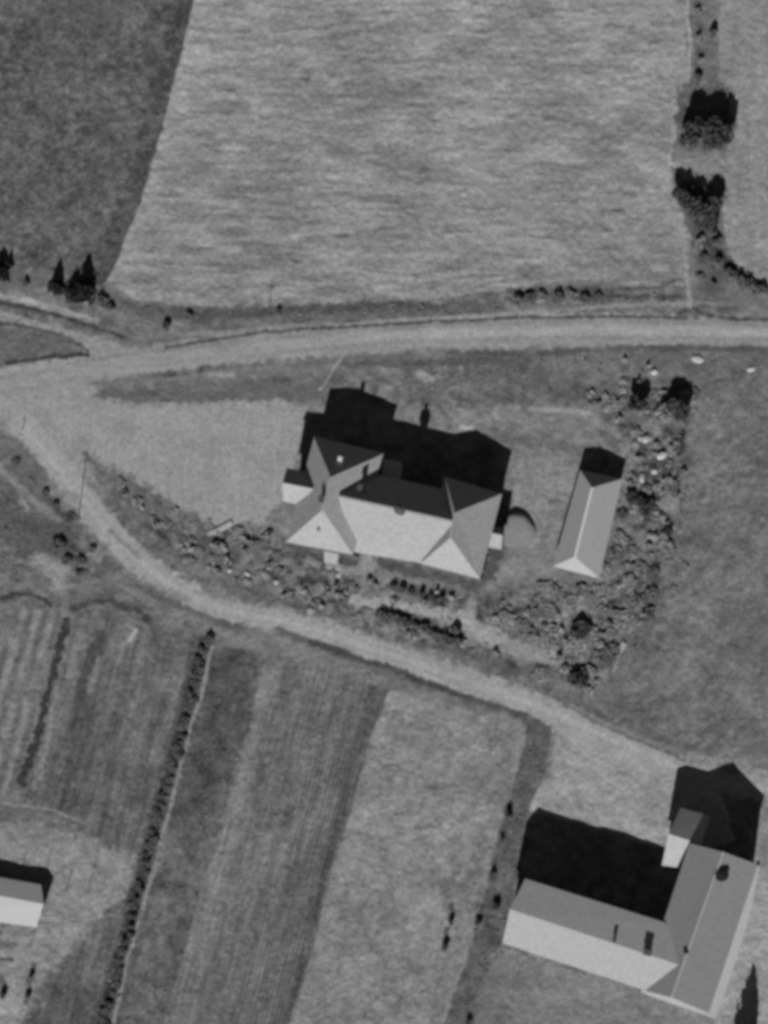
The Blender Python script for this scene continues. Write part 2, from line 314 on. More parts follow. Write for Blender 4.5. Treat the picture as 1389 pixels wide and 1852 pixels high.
 ([(1240,-200),(1244,0),(1247,80),(1245,158)], 3, 152, 2.5, .9), ([(1221,180),(1217,255)], 4, 146, 3, .8), ([(1212,290),(1200,350)], 5, 148, 3, .8),
 ([(1245,395),(1238,440),(1243,500),(1247,555)], 3, 146, 3, .8), ([(1210,390),(1240,410),(1225,430)], 12, 142, 9, .8),
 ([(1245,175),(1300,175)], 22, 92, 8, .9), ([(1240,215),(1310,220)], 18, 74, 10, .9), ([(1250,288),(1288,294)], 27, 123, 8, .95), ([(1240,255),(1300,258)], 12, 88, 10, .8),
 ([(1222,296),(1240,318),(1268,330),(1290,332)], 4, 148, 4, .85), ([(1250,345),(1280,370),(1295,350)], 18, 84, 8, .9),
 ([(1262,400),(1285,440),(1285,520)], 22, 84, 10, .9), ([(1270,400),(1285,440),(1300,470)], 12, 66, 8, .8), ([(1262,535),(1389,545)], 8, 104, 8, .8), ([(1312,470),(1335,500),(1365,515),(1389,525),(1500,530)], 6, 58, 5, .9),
 ([(1370,440),(1384,438)], 6, 150, 5, .8),
 ([(0,668),(100,662),(200,672),(330,660),(430,648)], 3, 150, 5, .6), ([(0,720),(60,760),(110,830),(160,890),(210,950)], 6, 152, 8, .6), ([(20,700),(90,760),(150,830),(190,900)], 2.5, 132, 4, .5), ([(170,700),(330,684),(480,664),(620,640)], 2.5, 128, 4, .5), ([(150,730),(230,760),(330,830),(420,900)], 3, 136, 6, .5), ([(200,745),(360,760),(500,800)], 12, 148, 14, .5),
 ([(896,1000),(887,1042)], 12, 80, 4, .97), ([(545,1000),(580,1009),(636,1018)], 7, 78, 4, .95), ([(688,1018),(730,1030),(775,1038),(860,1060)], 8, 78, 5, .95), ([(596,1004),(600,1030)], 8, 138, 4, .9), ([(664,1002),(662,1026)], 8, 140, 5, .9),
 ([(560,1012),(588,1030),(660,1036)], 5, 132, 5, .8), ([(1310,145),(1340,80)], 8, 116, 8, .5),
]
_r = random.Random(21)
WISP = []
for _ in range(260):
    yy = _r.uniform(5, 535); xx = _r.uniform(max(225, 360-yy*0.30)+15, 1215); L = _r.uniform(10, 42); sl = _r.uniform(-.12, .16)
    dk = _r.random() < 0.62
    WISP.append(([(xx-L, yy-L*sl), (xx, yy+_r.uniform(-3, 3)), (xx+L, yy+L*sl)], _r.uniform(.6, 2.2), (_r.uniform(88, 112) if dk else _r.uniform(143, 151)), 3.5, _r.uniform(.35, .8)))
for _ in range(90):
    yy = _r.uniform(1270, 1850); q_ = _r.uniform(490, 700) if _ % 2 else _r.uniform(120, 340); xx = q_-0.265*(yy-1190); L = _r.uniform(12, 45)
    dk = _r.random() < 0.6
    WISP.append(([(xx+L*.265, yy-L), (xx-L*.265, yy+L)], _r.uniform(.6, 1.8), (_r.uniform(80, 92) if dk else _r.uniform(114, 122)), 3.5, _r.uniform(.35, .75)))
ST_ALL = ST+WISP
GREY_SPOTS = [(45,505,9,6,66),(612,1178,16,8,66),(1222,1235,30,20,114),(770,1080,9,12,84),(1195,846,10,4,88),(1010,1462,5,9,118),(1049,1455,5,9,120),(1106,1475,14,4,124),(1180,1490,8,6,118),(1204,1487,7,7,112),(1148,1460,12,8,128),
 (150,20,60,30,86),(190,122,20,10,72),(120,115,12,8,74),(640,200,34,10,112),(640,232,26,12,116),(560,175,40,5,116),(980,335,26,10,108),(1030,178,40,10,120),(680,475,40,7,116),(905,40,20,5,108),(775,55,12,4,100),(870,55,40,4,108),(1110,50,30,5,112),(1000,190,60,6,112),(930,250,20,16,114),(410,355,26,5,108),(1115,380,18,4,84),(1110,450,30,4,86),(690,80,20,5,104),
 (725,1005,4,4,120)]

def tone(x, y, full=True):
    wx, wy = warp(x, y)
    t = 104+13*fbm(x, y, 13, 80, 4)+6*fbm(x, y, 45, 81, 2)
    for n, sd in parcels(wx, wy):
        s = SOFT.get(n, 5)
        m = sstep(s*0.5, -s*0.5, sd+0.35*s*fbm(x, y, 9, 82, 2))
        k = m > 0.001
        if not k.any(): continue
        tk = tone_of(n, x[k], y[k])
        t[k] = t[k]*(1-m[k])+tk*m[k]
    nz = fbm(x, y, 7, 83, 3)
    for pts, hw, tn, so_, st in ST_ALL:
        xs = [p[0] for p in pts]; ys = [p[1] for p in pts]; b = hw+so_+12
        k = (x > min(xs)-b) & (x < max(xs)+b) & (y > min(ys)-b) & (y < max(ys)+b)
        if not k.any(): continue
        d = d_line(wx[k], wy[k], pts)+nz[k]*min(hw*0.45, 4.5)
        m = sstep(hw+so_*0.7, hw-so_*0.5, d)*st
        t[k] = t[k]*(1-m)+(tn+4*nz[k])*m
    for (bx, by, rx, ry, tn) in GREY_SPOTS:
        k = (abs(x-bx) < 2.2*rx) & (abs(y-by) < 2.2*ry)
        if not k.any(): continue
        m = np.exp(-((wx[k]-bx)/rx)**2-((wy[k]-by)/ry)**2)*0.85
        m = np.clip(m*(1+0.5*nz[k]), 0, 1)
        t[k] = t[k]*(1-m)+tn*m
    t = t+5.0*fbm(x, y, 4.5, 90, 2)
    return np.clip(t, 40, 180)

DITCH = [ST[2], ST[3], ST[12], ST[13], ST[14]]
def height(x, y):
    h = 0.10*fbm(x, y, 60, 100, 2)+0.05*fbm(x, y, 12, 101, 3)+0.02*fbm(x, y, 5, 102, 2)
    wx, wy = warp(x, y)
    rd = np.minimum(d_line(wx, wy, ROAD_MAIN_C)-26, d_line(wx, wy, ROAD_S_C)-20)
    k = sstep(-4, 14, np.minimum(rd, sd_poly(wx, wy, YARD)))
    h = h*(0.25+0.75*k)
    for pts, hw, tn, so_, st in DITCH:
        h = h-0.07*np.exp(-(d_line(wx, wy, pts)/5.0)**2)
    h = h-0.10*np.exp(-(d_line(wx, wy, [(560,1160),(610,1175),(640,1190),(700,1205),(770,1232),(850,1265),(950,1295)])/7.0)**2)
    return h

# ------------------------------------------------------------------ materials
def mat(name, a, noise=0.12, scale=1.5, rough=0.9, bump=0.0, stretch=None, spec=0.15):
    m = bpy.data.materials.new(name); m.use_nodes = True
    nt = m.node_tree; b = nt.nodes['Principled BSDF']
    tc = nt.nodes.new('ShaderNodeTexCoord'); mp = nt.nodes.new('ShaderNodeMapping')
    if stretch: mp.inputs['Scale'].default_value = stretch
    nz = nt.nodes.new('ShaderNodeTexNoise'); nz.inputs['Scale'].default_value = scale; nz.inputs['Detail'].default_value = 5
    nz.inputs['Roughness'].default_value = 0.65
    mr = nt.nodes.new('ShaderNodeMapRange')
    mr.inputs['From Min'].default_value = 0.25; mr.inputs['From Max'].default_value = 0.75
    mr.inputs['To Min'].default_value = a*(1-noise); mr.inputs['To Max'].default_value = a*(1+noise)
    nt.links.new(tc.outputs['Object'], mp.inputs[0]); nt.links.new(mp.outputs[0], nz.inputs['Vector'])
    nt.links.new(nz.outputs['Fac'], mr.inputs['Value'])
    nt.links.new(mr.outputs[0], b.inputs['Base Color'])
    b.inputs['Roughness'].default_value = rough; b.inputs['Specular IOR Level'].default_value = spec
    if bump:
        bp = nt.nodes.new('ShaderNodeBump'); bp.inputs['Strength'].default_value = bump; bp.inputs['Distance'].default_value = 0.1
        nt.links.new(nz.outputs['Fac'], bp.inputs['Height']); nt.links.new(bp.outputs[0], b.inputs['Normal'])
    return m
def land_mat():
    m = bpy.data.materials.new('land'); m.use_nodes = True
    nt = m.node_tree; b = nt.nodes['Principled BSDF']
    at = nt.nodes.new('ShaderNodeAttribute'); at.attribute_name = 'soil'
    tc = nt.nodes.new('ShaderNodeTexCoord')
    nz = nt.nodes.new('ShaderNodeTexNoise'); nz.inputs['Scale'].default_value = 2.1; nz.inputs['Detail'].default_value = 4; nz.inputs['Roughness'].default_value = 0.7
    mr = nt.nodes.new('ShaderNodeMapRange'); mr.inputs['From Min'].default_value = .25; mr.inputs['From Max'].default_value = .75
    mr.inputs['To Min'].default_value = 0.64; mr.inputs['To Max'].default_value = 1.36
    mu = nt.nodes.new('ShaderNodeMath'); mu.operation = 'MULTIPLY'
    nt.links.new(tc.outputs['Object'], nz.inputs['Vector']); nt.links.new(nz.outputs['Fac'], mr.inputs['Value'])
    nt.links.new(at.outputs['Fac'], mu.inputs[0]); nt.links.new(mr.outputs[0], mu.inputs[1])
    nt.links.new(mu.outputs[0], b.inputs['Base Color'])
    b.inputs['Roughness'].default_value = 1.0; b.inputs['Specular IOR Level'].default_value = 0.05
    return m
LAND = land_mat()
M = {
 'roof': mat('pale_roof_tiles', 0.305, 0.22, 1.6, 0.95, spec=0.0),
 'shedroof': mat('grey_roof_tiles', 0.33, 0.2, 3.0, 0.95, spec=0.0),
 'barnroof': mat('sheet_roof', 0.38, 0.16, 1.5, 0.95, spec=0.0),
 'wingroof': mat('weathered_sheet_roof', 0.225, 0.22, 2.0, 0.95, spec=0.0),
 'whiteroof': mat('white_sheet_roof', 0.44, 0.08, 2.5, 0.9, spec=0.0),
 'darkwall': mat('dark_timber', 0.055, 0.2, 2.0, 0.9, 0.2, (4, 4, 0.5)),
 'lightwall': mat('limewashed_wall', 0.42, 0.1, 1.0, 0.9),
 'stone': mat('pale_stone', 0.42, 0.12, 1.5, 0.95, 0.3),
 'brick': mat('chimney_brick', 0.08, 0.25, 4.0, 0.95, 0.2),
 'white': mat('white_paint', 0.6, 0.06, 1.0, 0.7),
 'metal': mat('grey_metal', 0.16, 0.1, 2.0, 0.6),
 'black': mat('dark_opening', 0.015, 0.2, 2.0, 0.9),
 'glass': mat('window_glass', 0.03, 0.1, 2.0, 0.2, spec=0.5),
 'wood': mat('weathered_wood', 0.2, 0.15, 2.0, 0.9, 0.2),
 'leaf': mat('dark_foliage', 0.13, 0.45, 1.3, 0.9),
 'spruce': mat('spruce_needles', 0.028, 0.4, 1.5, 0.9),
 'leafmid': mat('grey_green_foliage', 0.27, 0.45, 1.0, 0.9),
 'leaflight': mat('pale_foliage', 0.20, 0.3, 0.9, 0.9),
 'leafdark': mat('black_green_foliage', 0.07, 0.45, 1.0, 0.9),
 'bark': mat('bark', 0.07, 0.3, 3.0, 0.95),
 'weeds': mat('weeds', 0.26, 0.7, 0.35, 0.95),
 'hay': mat('hay', 0.19, 0.25, 2.5, 0.95, 0.3),
}

# ------------------------------------------------------------------ the land
G = 0.2                                   # grid step, metres
nx, ny = 820, 1050
gx0, gy0 = -82.0, -105.0
xs = gx0+G*np.arange(nx+1); ys = gy0+G*np.arange(ny+1)
XX, YY = np.meshgrid(xs, ys, indexing='ij')
PX, PY = XX*10+W0/2, H0/2-YY*10
pxf, pyf = PX.ravel(), PY.ravel()
TT = tone(pxf, pyf)
HH = height(pxf, pyf)
edge = np.minimum(np.minimum(XX-xs[0], xs[-1]-XX), np.minimum(YY-ys[0], ys[-1]-YY)).ravel()
HH = HH*np.clip(edge/3, 0, 1)
SOIL = np.clip(lin(TT)/0.515*KA, 0.01, 0.9)
cxp = (xs[:-1]+G/2); cyp = (ys[:-1]+G/2)
CXX, CYY = np.meshgrid(cxp, cyp, indexing='ij')
cpx, cpy = (CXX*10+W0/2).ravel(), (H0/2-CYY*10).ravel()
wx_, wy_ = warp(cpx, cpy)
REG = np.zeros(cpx.shape, int); names = ['GROUND']
for n, sd in parcels(wx_, wy_):
    names.append(n); REG[sd < 0] = len(names)-1
LAB = {
 'GROUND': ('ground', 'rough grey grass verges and banks between the fields and roads', 'ground'),
 'FIELD_NW': ('field', 'dark mottled field filling the top left corner', 'field'),
 'FIELD_TOP': ('field', 'big pale streaked hay field above the road', 'field'),
 'FIELD_NE': ('field', 'smooth pale field in the top right corner', 'field'),
 'FIELD_E': ('field', 'mid grey field right of the garden', 'field'),
 'GARDEN': ('garden', 'overgrown garden ground round the farmhouse', 'garden'),
 'F1': ('field', 'striped plot at the left edge below the lane', 'field'),
 'F2': ('field', 'dull grey plot left of the bushy ditch', 'field'),
 'F2B': ('field', 'dark weedy corner between farmyard and bushy ditch', 'field'),
 'FARMYARD': ('yard', 'pale bare farmyard round the low white shed', 'yard'),
 'F3': ('field', 'dark rough strip right of the bushy ditch', 'field'),
 'F4': ('field', 'furrowed strip with fine rows at its right edge', 'field'),
 'F5': ('field', 'pale stubble strip left of the large barn', 'field'),
 'ROUGH_E': ('verge', 'dark weedy strip along the left end of the large barn', 'verge'),
 'F6': ('field', 'even grey grass below the large barn', 'field'),
 'YARD_E': ('yard', 'pale yard right of the large barn wing', 'yard'),
 'HEDGEBANK': ('bank', 'narrow bank under the row of ditch shrubs', 'bank'),
 'YARD_SE': ('yard', 'pale yard between the lane and the large barn', 'yard'),
 'YARD': ('yard', 'wide pale gravel yard left of the farmhouse', 'yard'),
 'ROAD_NW': ('road', 'side road joining from the upper left', 'road'),
 'ROAD_MAIN': ('road', 'straight gravel road crossing above the farmhouse', 'road'),
 'ROAD_S': ('road', 'curving pale lane below the farmhouse', 'road'),
}
def tag(o, label=None, cat=None, group=None, kind=None):
    if label: o['label'] = label
    if cat: o['category'] = cat
    if group: o['group'] = group
    if kind: o['kind'] = kind
    return o
ii, jj = np.meshgrid(np.arange(nx), np.arange(ny), indexing='ij')
v00 = (ii*(ny+1)+jj).ravel()
QUAD = np.stack([v00, v00+(ny+1), v00+(ny+1)+1, v00+1], 1)
VERT = np.stack([XX.ravel(), YY.ravel(), HH], 1)
def np_mesh(name, verts, quads, soil=None):
    me = bpy.data.meshes.new(name)
    me.vertices.add(len(verts)); me.vertices.foreach_set('co', np.ascontiguousarray(verts, dtype=np.float32).ravel())
    k = quads.shape[1]
    me.loops.add(quads.size); me.loops.foreach_set('vertex_index', quads.astype(np.int32).ravel())
    me.polygons.add(len(quads)); me.polygons.foreach_set('loop_start', np.arange(0, quads.size, k, dtype=np.int32))
    me.update(calc_edges=True)
    if soil is not None:
        a = me.attributes.new('soil', 'FLOAT', 'POINT'); a.data.foreach_set('value', soil.astype(np.float32))
    return me
for r, n in enumerate(names):
    q = QUAD[REG == r]
    if not len(q): continue
    u, inv = np.unique(q, return_inverse=True)
    me = np_mesh(LAB[n][0], VERT[u], inv.reshape(-1, 4), SOIL[u])
    me.materials.append(LAND)
    me.polygons.foreach_set('use_smooth', np.ones(len(me.polygons), bool))
    o = bpy.data.objects.new(LAB[n][0], me); sc.collection.objects.link(o)
    tag(o, LAB[n][1], LAB[n][2], None, 'structure')
# farmland beyond the picture, out to the horizon
def ring():
    st = list(np.arange(-82, 82.1, 8.2)); sy = list(np.arange(-105, 105.1, 8.4))
    far = [100, 130, 180, 260, 400, 700, 1200, 2200]
    gx = sorted([-f for f in far]+st+far); gy = sorted([-f for f in far if f > 106]+[-f for f in [115]]+sy+[115]+[f for f in far if f > 106])
    A, B = np.meshgrid(gx, gy, indexing='ij'); m_, n_ = len(gx), len(gy)
    t = tone(A.ravel()*10+W0/2, H0/2-B.ravel()*10)
    far_t = 112+22*fbm(A.ravel(), B.ravel(), 260, 200, 2)
    k = (np.abs(A.ravel()) > 90) | (np.abs(B.ravel()) > 112); t = np.where(k, far_t, t)
    q = []
    for i in range(m_-1):
        for j in range(n_-1):
            if gx[i] >= -82.01 and gx[i+1] <= 82.01 and gy[j] >= -105.01 and gy[j+1] <= 105.01: continue
            q.append((i*n_+j, (i+1)*n_+j, (i+1)*n_+j+1, i*n_+j+1))
    me = np_mesh('terrain', np.stack([A.ravel(), B.ravel(), A.ravel()*0], 1), np.array(q), np.clip(lin(t)/0.515*KA, .01, .9))
    me.materials.append(LAND)
    o = bpy.data.objects.new('terrain', me); sc.collection.objects.link(o)
    tag(o, 'open farmland beyond the fields', 'terrain', None, 'structure')
ring()

# ------------------------------------------------------------------ mesh helpers
def obj(name, verts, faces, m, parent=None):
    me = bpy.data.meshes.new(name); me.from_pydata([tuple(v) for v in verts], [], faces); me.update()
    me.materials.append(m)
    o = bpy.data.objects.new(name, me); sc.collection.objects.link(o)
    if parent:
        o.parent = parent; o.matrix_parent_inverse = parent_inv(parent)
    return o
def parent_inv(p):
    from mathutils import Matrix
    return Matrix.Translation(-p.location) if p.parent is None else Matrix.Identity(4)
def thing(name, loc, label, cat, group=None):
    o = bpy.data.objects.new(name, None); sc.collection.objects.link(o); o.location = loc; o.empty_display_size = 0.5
    return tag(o, label, cat, group)
def fix(verts, faces):
    import bmesh
    return verts, faces
def slab(faces, th):
    """faces: lists of points (top surface, shared by position) -> closed slab th thick"""
    V = []; idx = {}
    def vi(p):
        k = (round(p[0], 3), round(p[1], 3), round(p[2], 3))
        if k not in idx: idx[k] = len(V); V.append(Vector(p))
        return idx[k]
    F = []
    for f in faces:
        c = [vi(p) for p in f]
        a, b, d = V[c[0]], V[c[1]], V[c[2]]
        if (b-a).cross(d-a).z < 0: c = c[::-1]
        F.append(c)
    n = len(V); VV = V+[v-Vector((0, 0, th)) for v in V]
    ed = {}
    for c in F:
        for i in range(len(c)): ed[(c[i], c[(i+1) % len(c)])] = 1
    out = [list(c) for c in F]+[[n+i for i in c[::-1]] for c in F]
    for (a, b) in ed:
        if (b, a) not in ed: out.append([b, a, n+a, n+b])
    return VV, out
def prism(poly, z0, z1):
    n = len(poly)
    if sum(poly[i][0]*poly[(i+1) % n][1]-poly[(i+1) % n][0]*poly[i][1] for i in range(n)) < 0: poly = poly[::-1]
    z1s = z1 if isinstance(z1, (list, tuple)) else [z1]*n
    V = [(p[0], p[1], z0) for p in poly]+[(p[0], p[1], z) for p, z in zip(poly, z1s)]
    F = [list(range(n))[::-1], list(range(n, 2*n))]+[[i, (i+1) % n, n+(i+1) % n, n+i] for i in range(n)]
    return V, F
def inset(poly, d):
    n = len(poly)
    if sum(poly[i][0]*poly[(i+1) % n][1]-poly[(i+1) % n][0]*poly[i][1] for i in range(n)) < 0: poly = poly[::-1]
    out = []
    for i in range(n):
        p0, p, p1 = [Vector((q[0], q[1])) for q in (poly[i-1], poly[i], poly[(i+1) % n])]
        a = (p-p0).normalized(); b = (p1-p).normalized()
        na = Vector((-a.y, a.x)); nb = Vector((-b.y, b.x))
        k = 1+na.dot(nb)
        q = p+(na+nb)*(d/k); out.append((q.x, q.y))
    return out
def box(c, s, rot=0.0):
    """c centre of the base, s full sizes"""
    ca, sa = math.cos(rot), math.sin(rot); V = []
    for z in (0, s[2]):
        for ux, uy in ((-1,-1),(1,-1),(1,1),(-1,1)):
            x, y = ux*s[0]/2, uy*s[1]/2
            V.append((c[0]+x*ca-y*sa, c[1]+x*sa+y*ca, c[2]+z))
    return V, [[3,2,1,0],[4,5,6,7],[0,1,5,4],[1,2,6,5],[2,3,7,6],[3,0,4,7]]
def lathe(c, prof, n=16):
    V = []; F = []
    for r, z in prof:
        for i in range(n):
            a = 2*math.pi*i/n; V.append((c[0]+r*math.cos(a), c[1]+r*math.sin(a), c[2]+z))
    for k in range(len(prof)-1):
        for i in range(n): F.append([k*n+i, k*n+(i+1) % n, (k+1)*n+(i+1) % n, (k+1)*n+i])
    F.append(list(range(n))[::-1]); F.append([(len(prof)-1)*n+i for i in range(n)])
    return V, F
def join(*vf):
    V = []; F = []
    for v, f in vf:
        k = len(V); V += list(v); F += [[k+i for i in q] for q in f]
    return V, F
def windows(parent, a, b, z, n, w=1.0, h=1.3, outward=1, wallmat='white', door=None):
    """n windows evenly along the wall foot a->b (a, b 2-D, outward normal on the right of a->b)"""
    a = Vector(a[:2]); b = Vector(b[:2]); d = (b-a); L = d.length; d.normalize(); nn = Vector((d.y, -d.x))*outward
    rot = math.atan2(d.y, d.x)
    for i in range(n):
        c = a+d*L*(i+0.5)/n
        if door is not None and i == door:
            p = c+nn*0.03
            o = obj('door', *box((p.x, p.y, 0.2), (1.2, 0.10, 2.2), rot), M['wood'], parent)
            p = c+nn*0.10+d*0.4
            obj('handle', *box((p.x, p.y, 1.2), (0.12, 0.06, 0.05), rot), M['metal'], o)
            continue
        p = c+nn*0.02
        o = obj('window', *box((p.x, p.y, z), (w, 0.10, h), rot), M[wallmat], parent)
        p = c+nn*0.08
        obj('pane', *box((p.x, p.y, z+0.1), (w-0.2, 0.03, h-0.2), rot), M['glass'], o)

def wallbox(parent, eaves, zt, m, ins=0.55, name='wall'):
    poly = inset([(p.x, p.y) for p in eaves], ins)
    obj(name, *prism(poly, -0.4, zt), m, parent); return poly

# ------------------------------------------------------------------ the farmhouse
base = P(720, 930)
fh = thing('farmhouse', base, 'large H-plan farmhouse with pale hipped roofs and dark walls in the centre', 'house')
# west wing
A, B, C_, D = P(568,791,6.4), P(693,821,6.4), P(638,1003,6.4), P(517,980,6.4)
RN, RS = P(598,863,11.4), P(583,922,11.4)
w1 = obj('roof', *slab([[A,B,RN],[B,C_,RS,RN],[C_,D,RS],[D,A,RN,RS]], 0.22), M['roof'], fh)
pw = wallbox(fh, [A,B,C_,D], 6.2, M['darkwall'])
# main range
NW_, NE_ = P(650,851,6.0), P(822,889,6.0)
SW_, SE_ = P(640,998,5.2), P(766,1019,5.2)
MR1, MR2 = P(612,897.5,10.4), P(821,943.5,10.4)
w2 = obj('roof', *slab([[NW_,NE_,MR2,MR1],[SW_,SE_,MR2,MR1]], 0.2), M['roof'], fh)
wall_main = [P(640,862,0), P(830,905,0), P(800,1016,0), P(640,990,0)]
pm = [(p.x, p.y) for p in [P(652,860,6), P(812,894,6), P(770,1012,5.2), P(648,990,5.2)]]
obj('wall', *prism(pm, -0.4, 5.0), M['darkwall'], fh)
# east wing
E1, E2, E3, E4 = P(804,862,5.6), P(908,893,5.6), P(868,1047,5.6), P(761,1019,5.6)
EN, ES = P(823,927,10.5), P(815,972,10.5)
w3 = obj('roof', *slab([[E1,E2,EN],[E2,E3,ES,EN],[E3,E4,ES],[E4,E1,EN,ES]], 0.22), M['roof'], fh)
pe = wallbox(fh, [E1,E2,E3,E4], 5.45, M['darkwall'])
# ridge caps
def bar(a, b, w, h):
    a = Vector(a); b = Vector(b); d = (b-a).normalized(); s = Vector((-d.y, d.x, 0)).normalized()*w/2
    u = Vector((0, 0, h))
    V = [a-s, a+s, b+s, b-s, a-s+u, a+s+u, b+s+u, b-s+u]
    return V, [[3,2,1,0],[4,5,6,7],[0,1,5,4],[1,2,6,5],[2,3,7,6],[3,0,4,7]]
obj('ridge_cap', *bar(RN+Vector((0,0,-.05)), RS+Vector((0,0,-.05)), .35, .14), M['shedroof'], fh)
obj('ridge_cap', *bar(MR1+Vector((0,0,-.05)), MR2+Vector((0,0,-.05)), .35, .14), M['shedroof'], fh)
obj('ridge_cap', *bar(EN+Vector((0,0,-.05)), ES+Vector((0,0,-.05)), .35, .14), M['shedroof'], fh)
obj('gutter', *bar(A+Vector((0,.08,-.25)), B+Vector((0,.08,-.25)), .22, .16), M['white'], fh)
obj('gutter', *bar(D+Vector((0,-.1,-.3)), C_+Vector((0,-.1,-.3)), .16, .14), M['metal'], fh)
obj('gutter', *bar(E4+Vector((0,-.1,-.3)), E3+Vector((0,-.1,-.3)), .16, .14), M['metal'], fh)
# west gable bay
g0, g1 = P(511,873,9.1), P(566,884,9.1)
n0, n1 = P(519,846,6.3), P(556,854,6.3)
s0, s1 = P(511,906,6.3), P(545,914,6.3)
obj('bay_roof', *slab([[n0,n1,g1,g0],[s0,s1,g1,g0]], 0.2), M['roof'], fh)
bw = [(p.x, p.y) for p in (P(523,852,6.3), P(556,860,6.3), P(550,905,6.3), P(517,899,6.3))]
obj('bay_wall', *prism(bw, -0.4, 6.4), M['darkwall'], fh)
gw = [P(516,873.5,8.7), P(523,852,6.2), P(517,899,6.2)]
obj('gable', *join(([gw[0], gw[1], gw[2], gw[0]+Vector((.25,0,0)), gw[1]+Vector((.25,0,0)), gw[2]+Vector((.25,0,0))], [[0,1,2],[5,4,3],[0,3,4,1],[1,4,5,2],[2,5,3,0]])), M['darkwall'], fh)
# east porch
q0, q1 = P(884,963,5.6), P(909,968,5.6)
obj('porch_roof', *slab([[q0,q1,P(908,954,4.3),P(886,949,4.3)],[q0,q1,P(907,994,4.0),P(880,989,4.0)]], 0.15), M['roof'], fh)
obj('porch_wall', *prism([(p.x,p.y) for p in (P(884,955,4.2),P(905,959,4.2),P(903,988,4.2),P(881,984,4.2))], -0.4, 4.0), M['darkwall'], fh)
# south porch and steps of the west wing
obj('porch_roof', *slab([[P(587,997,3.6),P(612,1002,3.6),P(610,1020,3.2),P(586,1016,3.2)]], 0.15), M['barnroof'], fh)
for qx, qy in ((588,1015),(609,1019)):
    p = P(qx, qy, 3.2); obj('post', *box((p.x, p.y, 0), (.16,.16,3.15), -.2), M['white'], fh)
p = P(603,1032,0.4); obj('steps', *join(box((p.x, p.y, -.2), (2.2,1.4,.45), -.2), box((p.x+.1, p.y-.6, -.2), (2.4,1.0,.28), -.2)), M['stone'], fh)
# north lean-to between the wings
obj('lean_to', *slab([[P(694,829,3.1),P(727,836,3.1),P(722,868,3.9),P(688,861,3.9)]], 0.15), M['whiteroof'], fh)
obj('lean_to_wall', *prism([(p.x,p.y) for p in (P(697,832,3),P(723,838,3),P(718,866,3),P(690,859,3))], -0.4, 3.0), M['lightwall'], fh)
# chimneys
def chimney(px, py, z, top, w, l, m='brick', cap=True, rot=-0.22):
    c = P(px, py, z)
    o = obj('chimney', *box((c.x, c.y, z-0.6), (w, l, top-z+0.6), rot), M[m], fh_parent)
    if cap: obj('cap', *box((c.x, c.y, top), (w+.2, l+.2, .14), rot), M[m], o)
fh_parent = fh
chimney(584, 905, 10.8, 11.9, 0.8, 1.0)
chimney(655, 886, 8.4, 10.2, 0.7, 0.9)
chimney(618, 833, 8.4, 9.8, 0.75, 0.75, 'white', False)
chimney(577, 958, 8.6, 9.3, 0.5, 0.5, 'metal', False)
# ridge turret on the main range
c = P(725, 924, 10.5)
t = obj('turret', *lathe((c.x, c.y, 9.6), [(.72,0),(.72,1.6)], 8), M['brick'], fh)
obj('turret_cap', *lathe((c.x, c.y, 11.2), [(.72,0),(.98,.15),(.98,.75),(.5,1.0),(.34,1.1),(.30,1.75)], 8), M['brick'], t)
for pl, n_, dz in ((pw, 3, 0), (pe, 3, 0)):
    for k in range(4):
        a, b = pl[k], pl[(k+1) % 4]
        L = math.hypot(b[0]-a[0], b[1]-a[1])
        windows(fh, a, b, 1.2, max(2, int(L/3.6)), 1.1, 1.4); windows(fh, a, b, 3.9, max(2, int(L/3.6)), 1.1, 1.2)
a, b = pm[3], pm[2]
windows(fh, a, b, 1.2, 4, 1.1, 1.4, door=2)

# ------------------------------------------------------------------ the outbuilding
fh_parent = ob = thing('outbuilding', P(1070, 940), 'long low hipped outbuilding on the lawn right of the farmhouse', 'outbuilding')
a1, a2, a3, a4 = P(1049,850,2.75), P(1126,866,2.75), P(1084,1046,2.75), P(1000,1024,2.75)
r1, r2 = P(1071,882,5.1), P(1040,1007,5.1)
obj('roof', *slab([[a1,a2,r1],[a2,a3,r2,r1],[a3,a4,r2],[a4,a1,r1,r2]], 0.18), M['shedroof'], ob)
po = wallbox(ob, [a1,a2,a3,a4], 2.6, M['darkwall'], 0.4)
obj('ridge_cap', *bar(r1+Vector((0,0,-.04)), r2+Vector((0,0,-.04)), .4, .14), M['white'], ob)
obj('porch_roof', *slab([[P(1072,1006,2.3),P(1089,1012,2.3),P(1089,1037,2.15),P(1074,1040,2.15)]], .12), M['shedroof'], ob)
for k in range(4):
    a, b = po[k], po[(k+1) % 4]; L = math.hypot(b[0]-a[0], b[1]-a[1]); windows(ob, a, b, 1.1, max(1, int(L/4)), .9, .9, door=1 if L > 10 else None)

# ------------------------------------------------------------------ the large barn
bn = thing('barn', P(1180, 1700), 'large L-plan barn with long sheet roofs at the bottom right', 'barn')
ZE, ZR = 7.5, 9.7
ZL = 9.4
ZB = 7.8
lN0, lN1 = P(950,1589.5,ZB), P(1226,1676,ZB)
lR0, lR1 = P(922,1644.5,ZL), P(1234,1747,ZL)
lS0, lS1 = P(908.6,1706,ZB), P(1172,1793,ZB)
obj('roof', *slab([[lN0,lN1,lR1,lR0],[lS0,lS1,lR1,lR0]], 0.2), M['barnroof'], bn)
wNW, wNE = P(1247,1525,ZE), P(1371,1564,ZE)
wRN, wRS = P(1308,1541,ZR), P(1214,1804,ZR)
wSW, wSE = P(1159,1790,ZE), P(1282,1832,ZE)
obj('roof', *slab([[wNW,wRN,wRS,wSW],[wRN,wNE,wSE,wRS]], 0.2), M['wingroof'], bn)
pb = inset([(p.x, p.y) for p in (wNW, wNE, wSE, wSW)], 0.35)
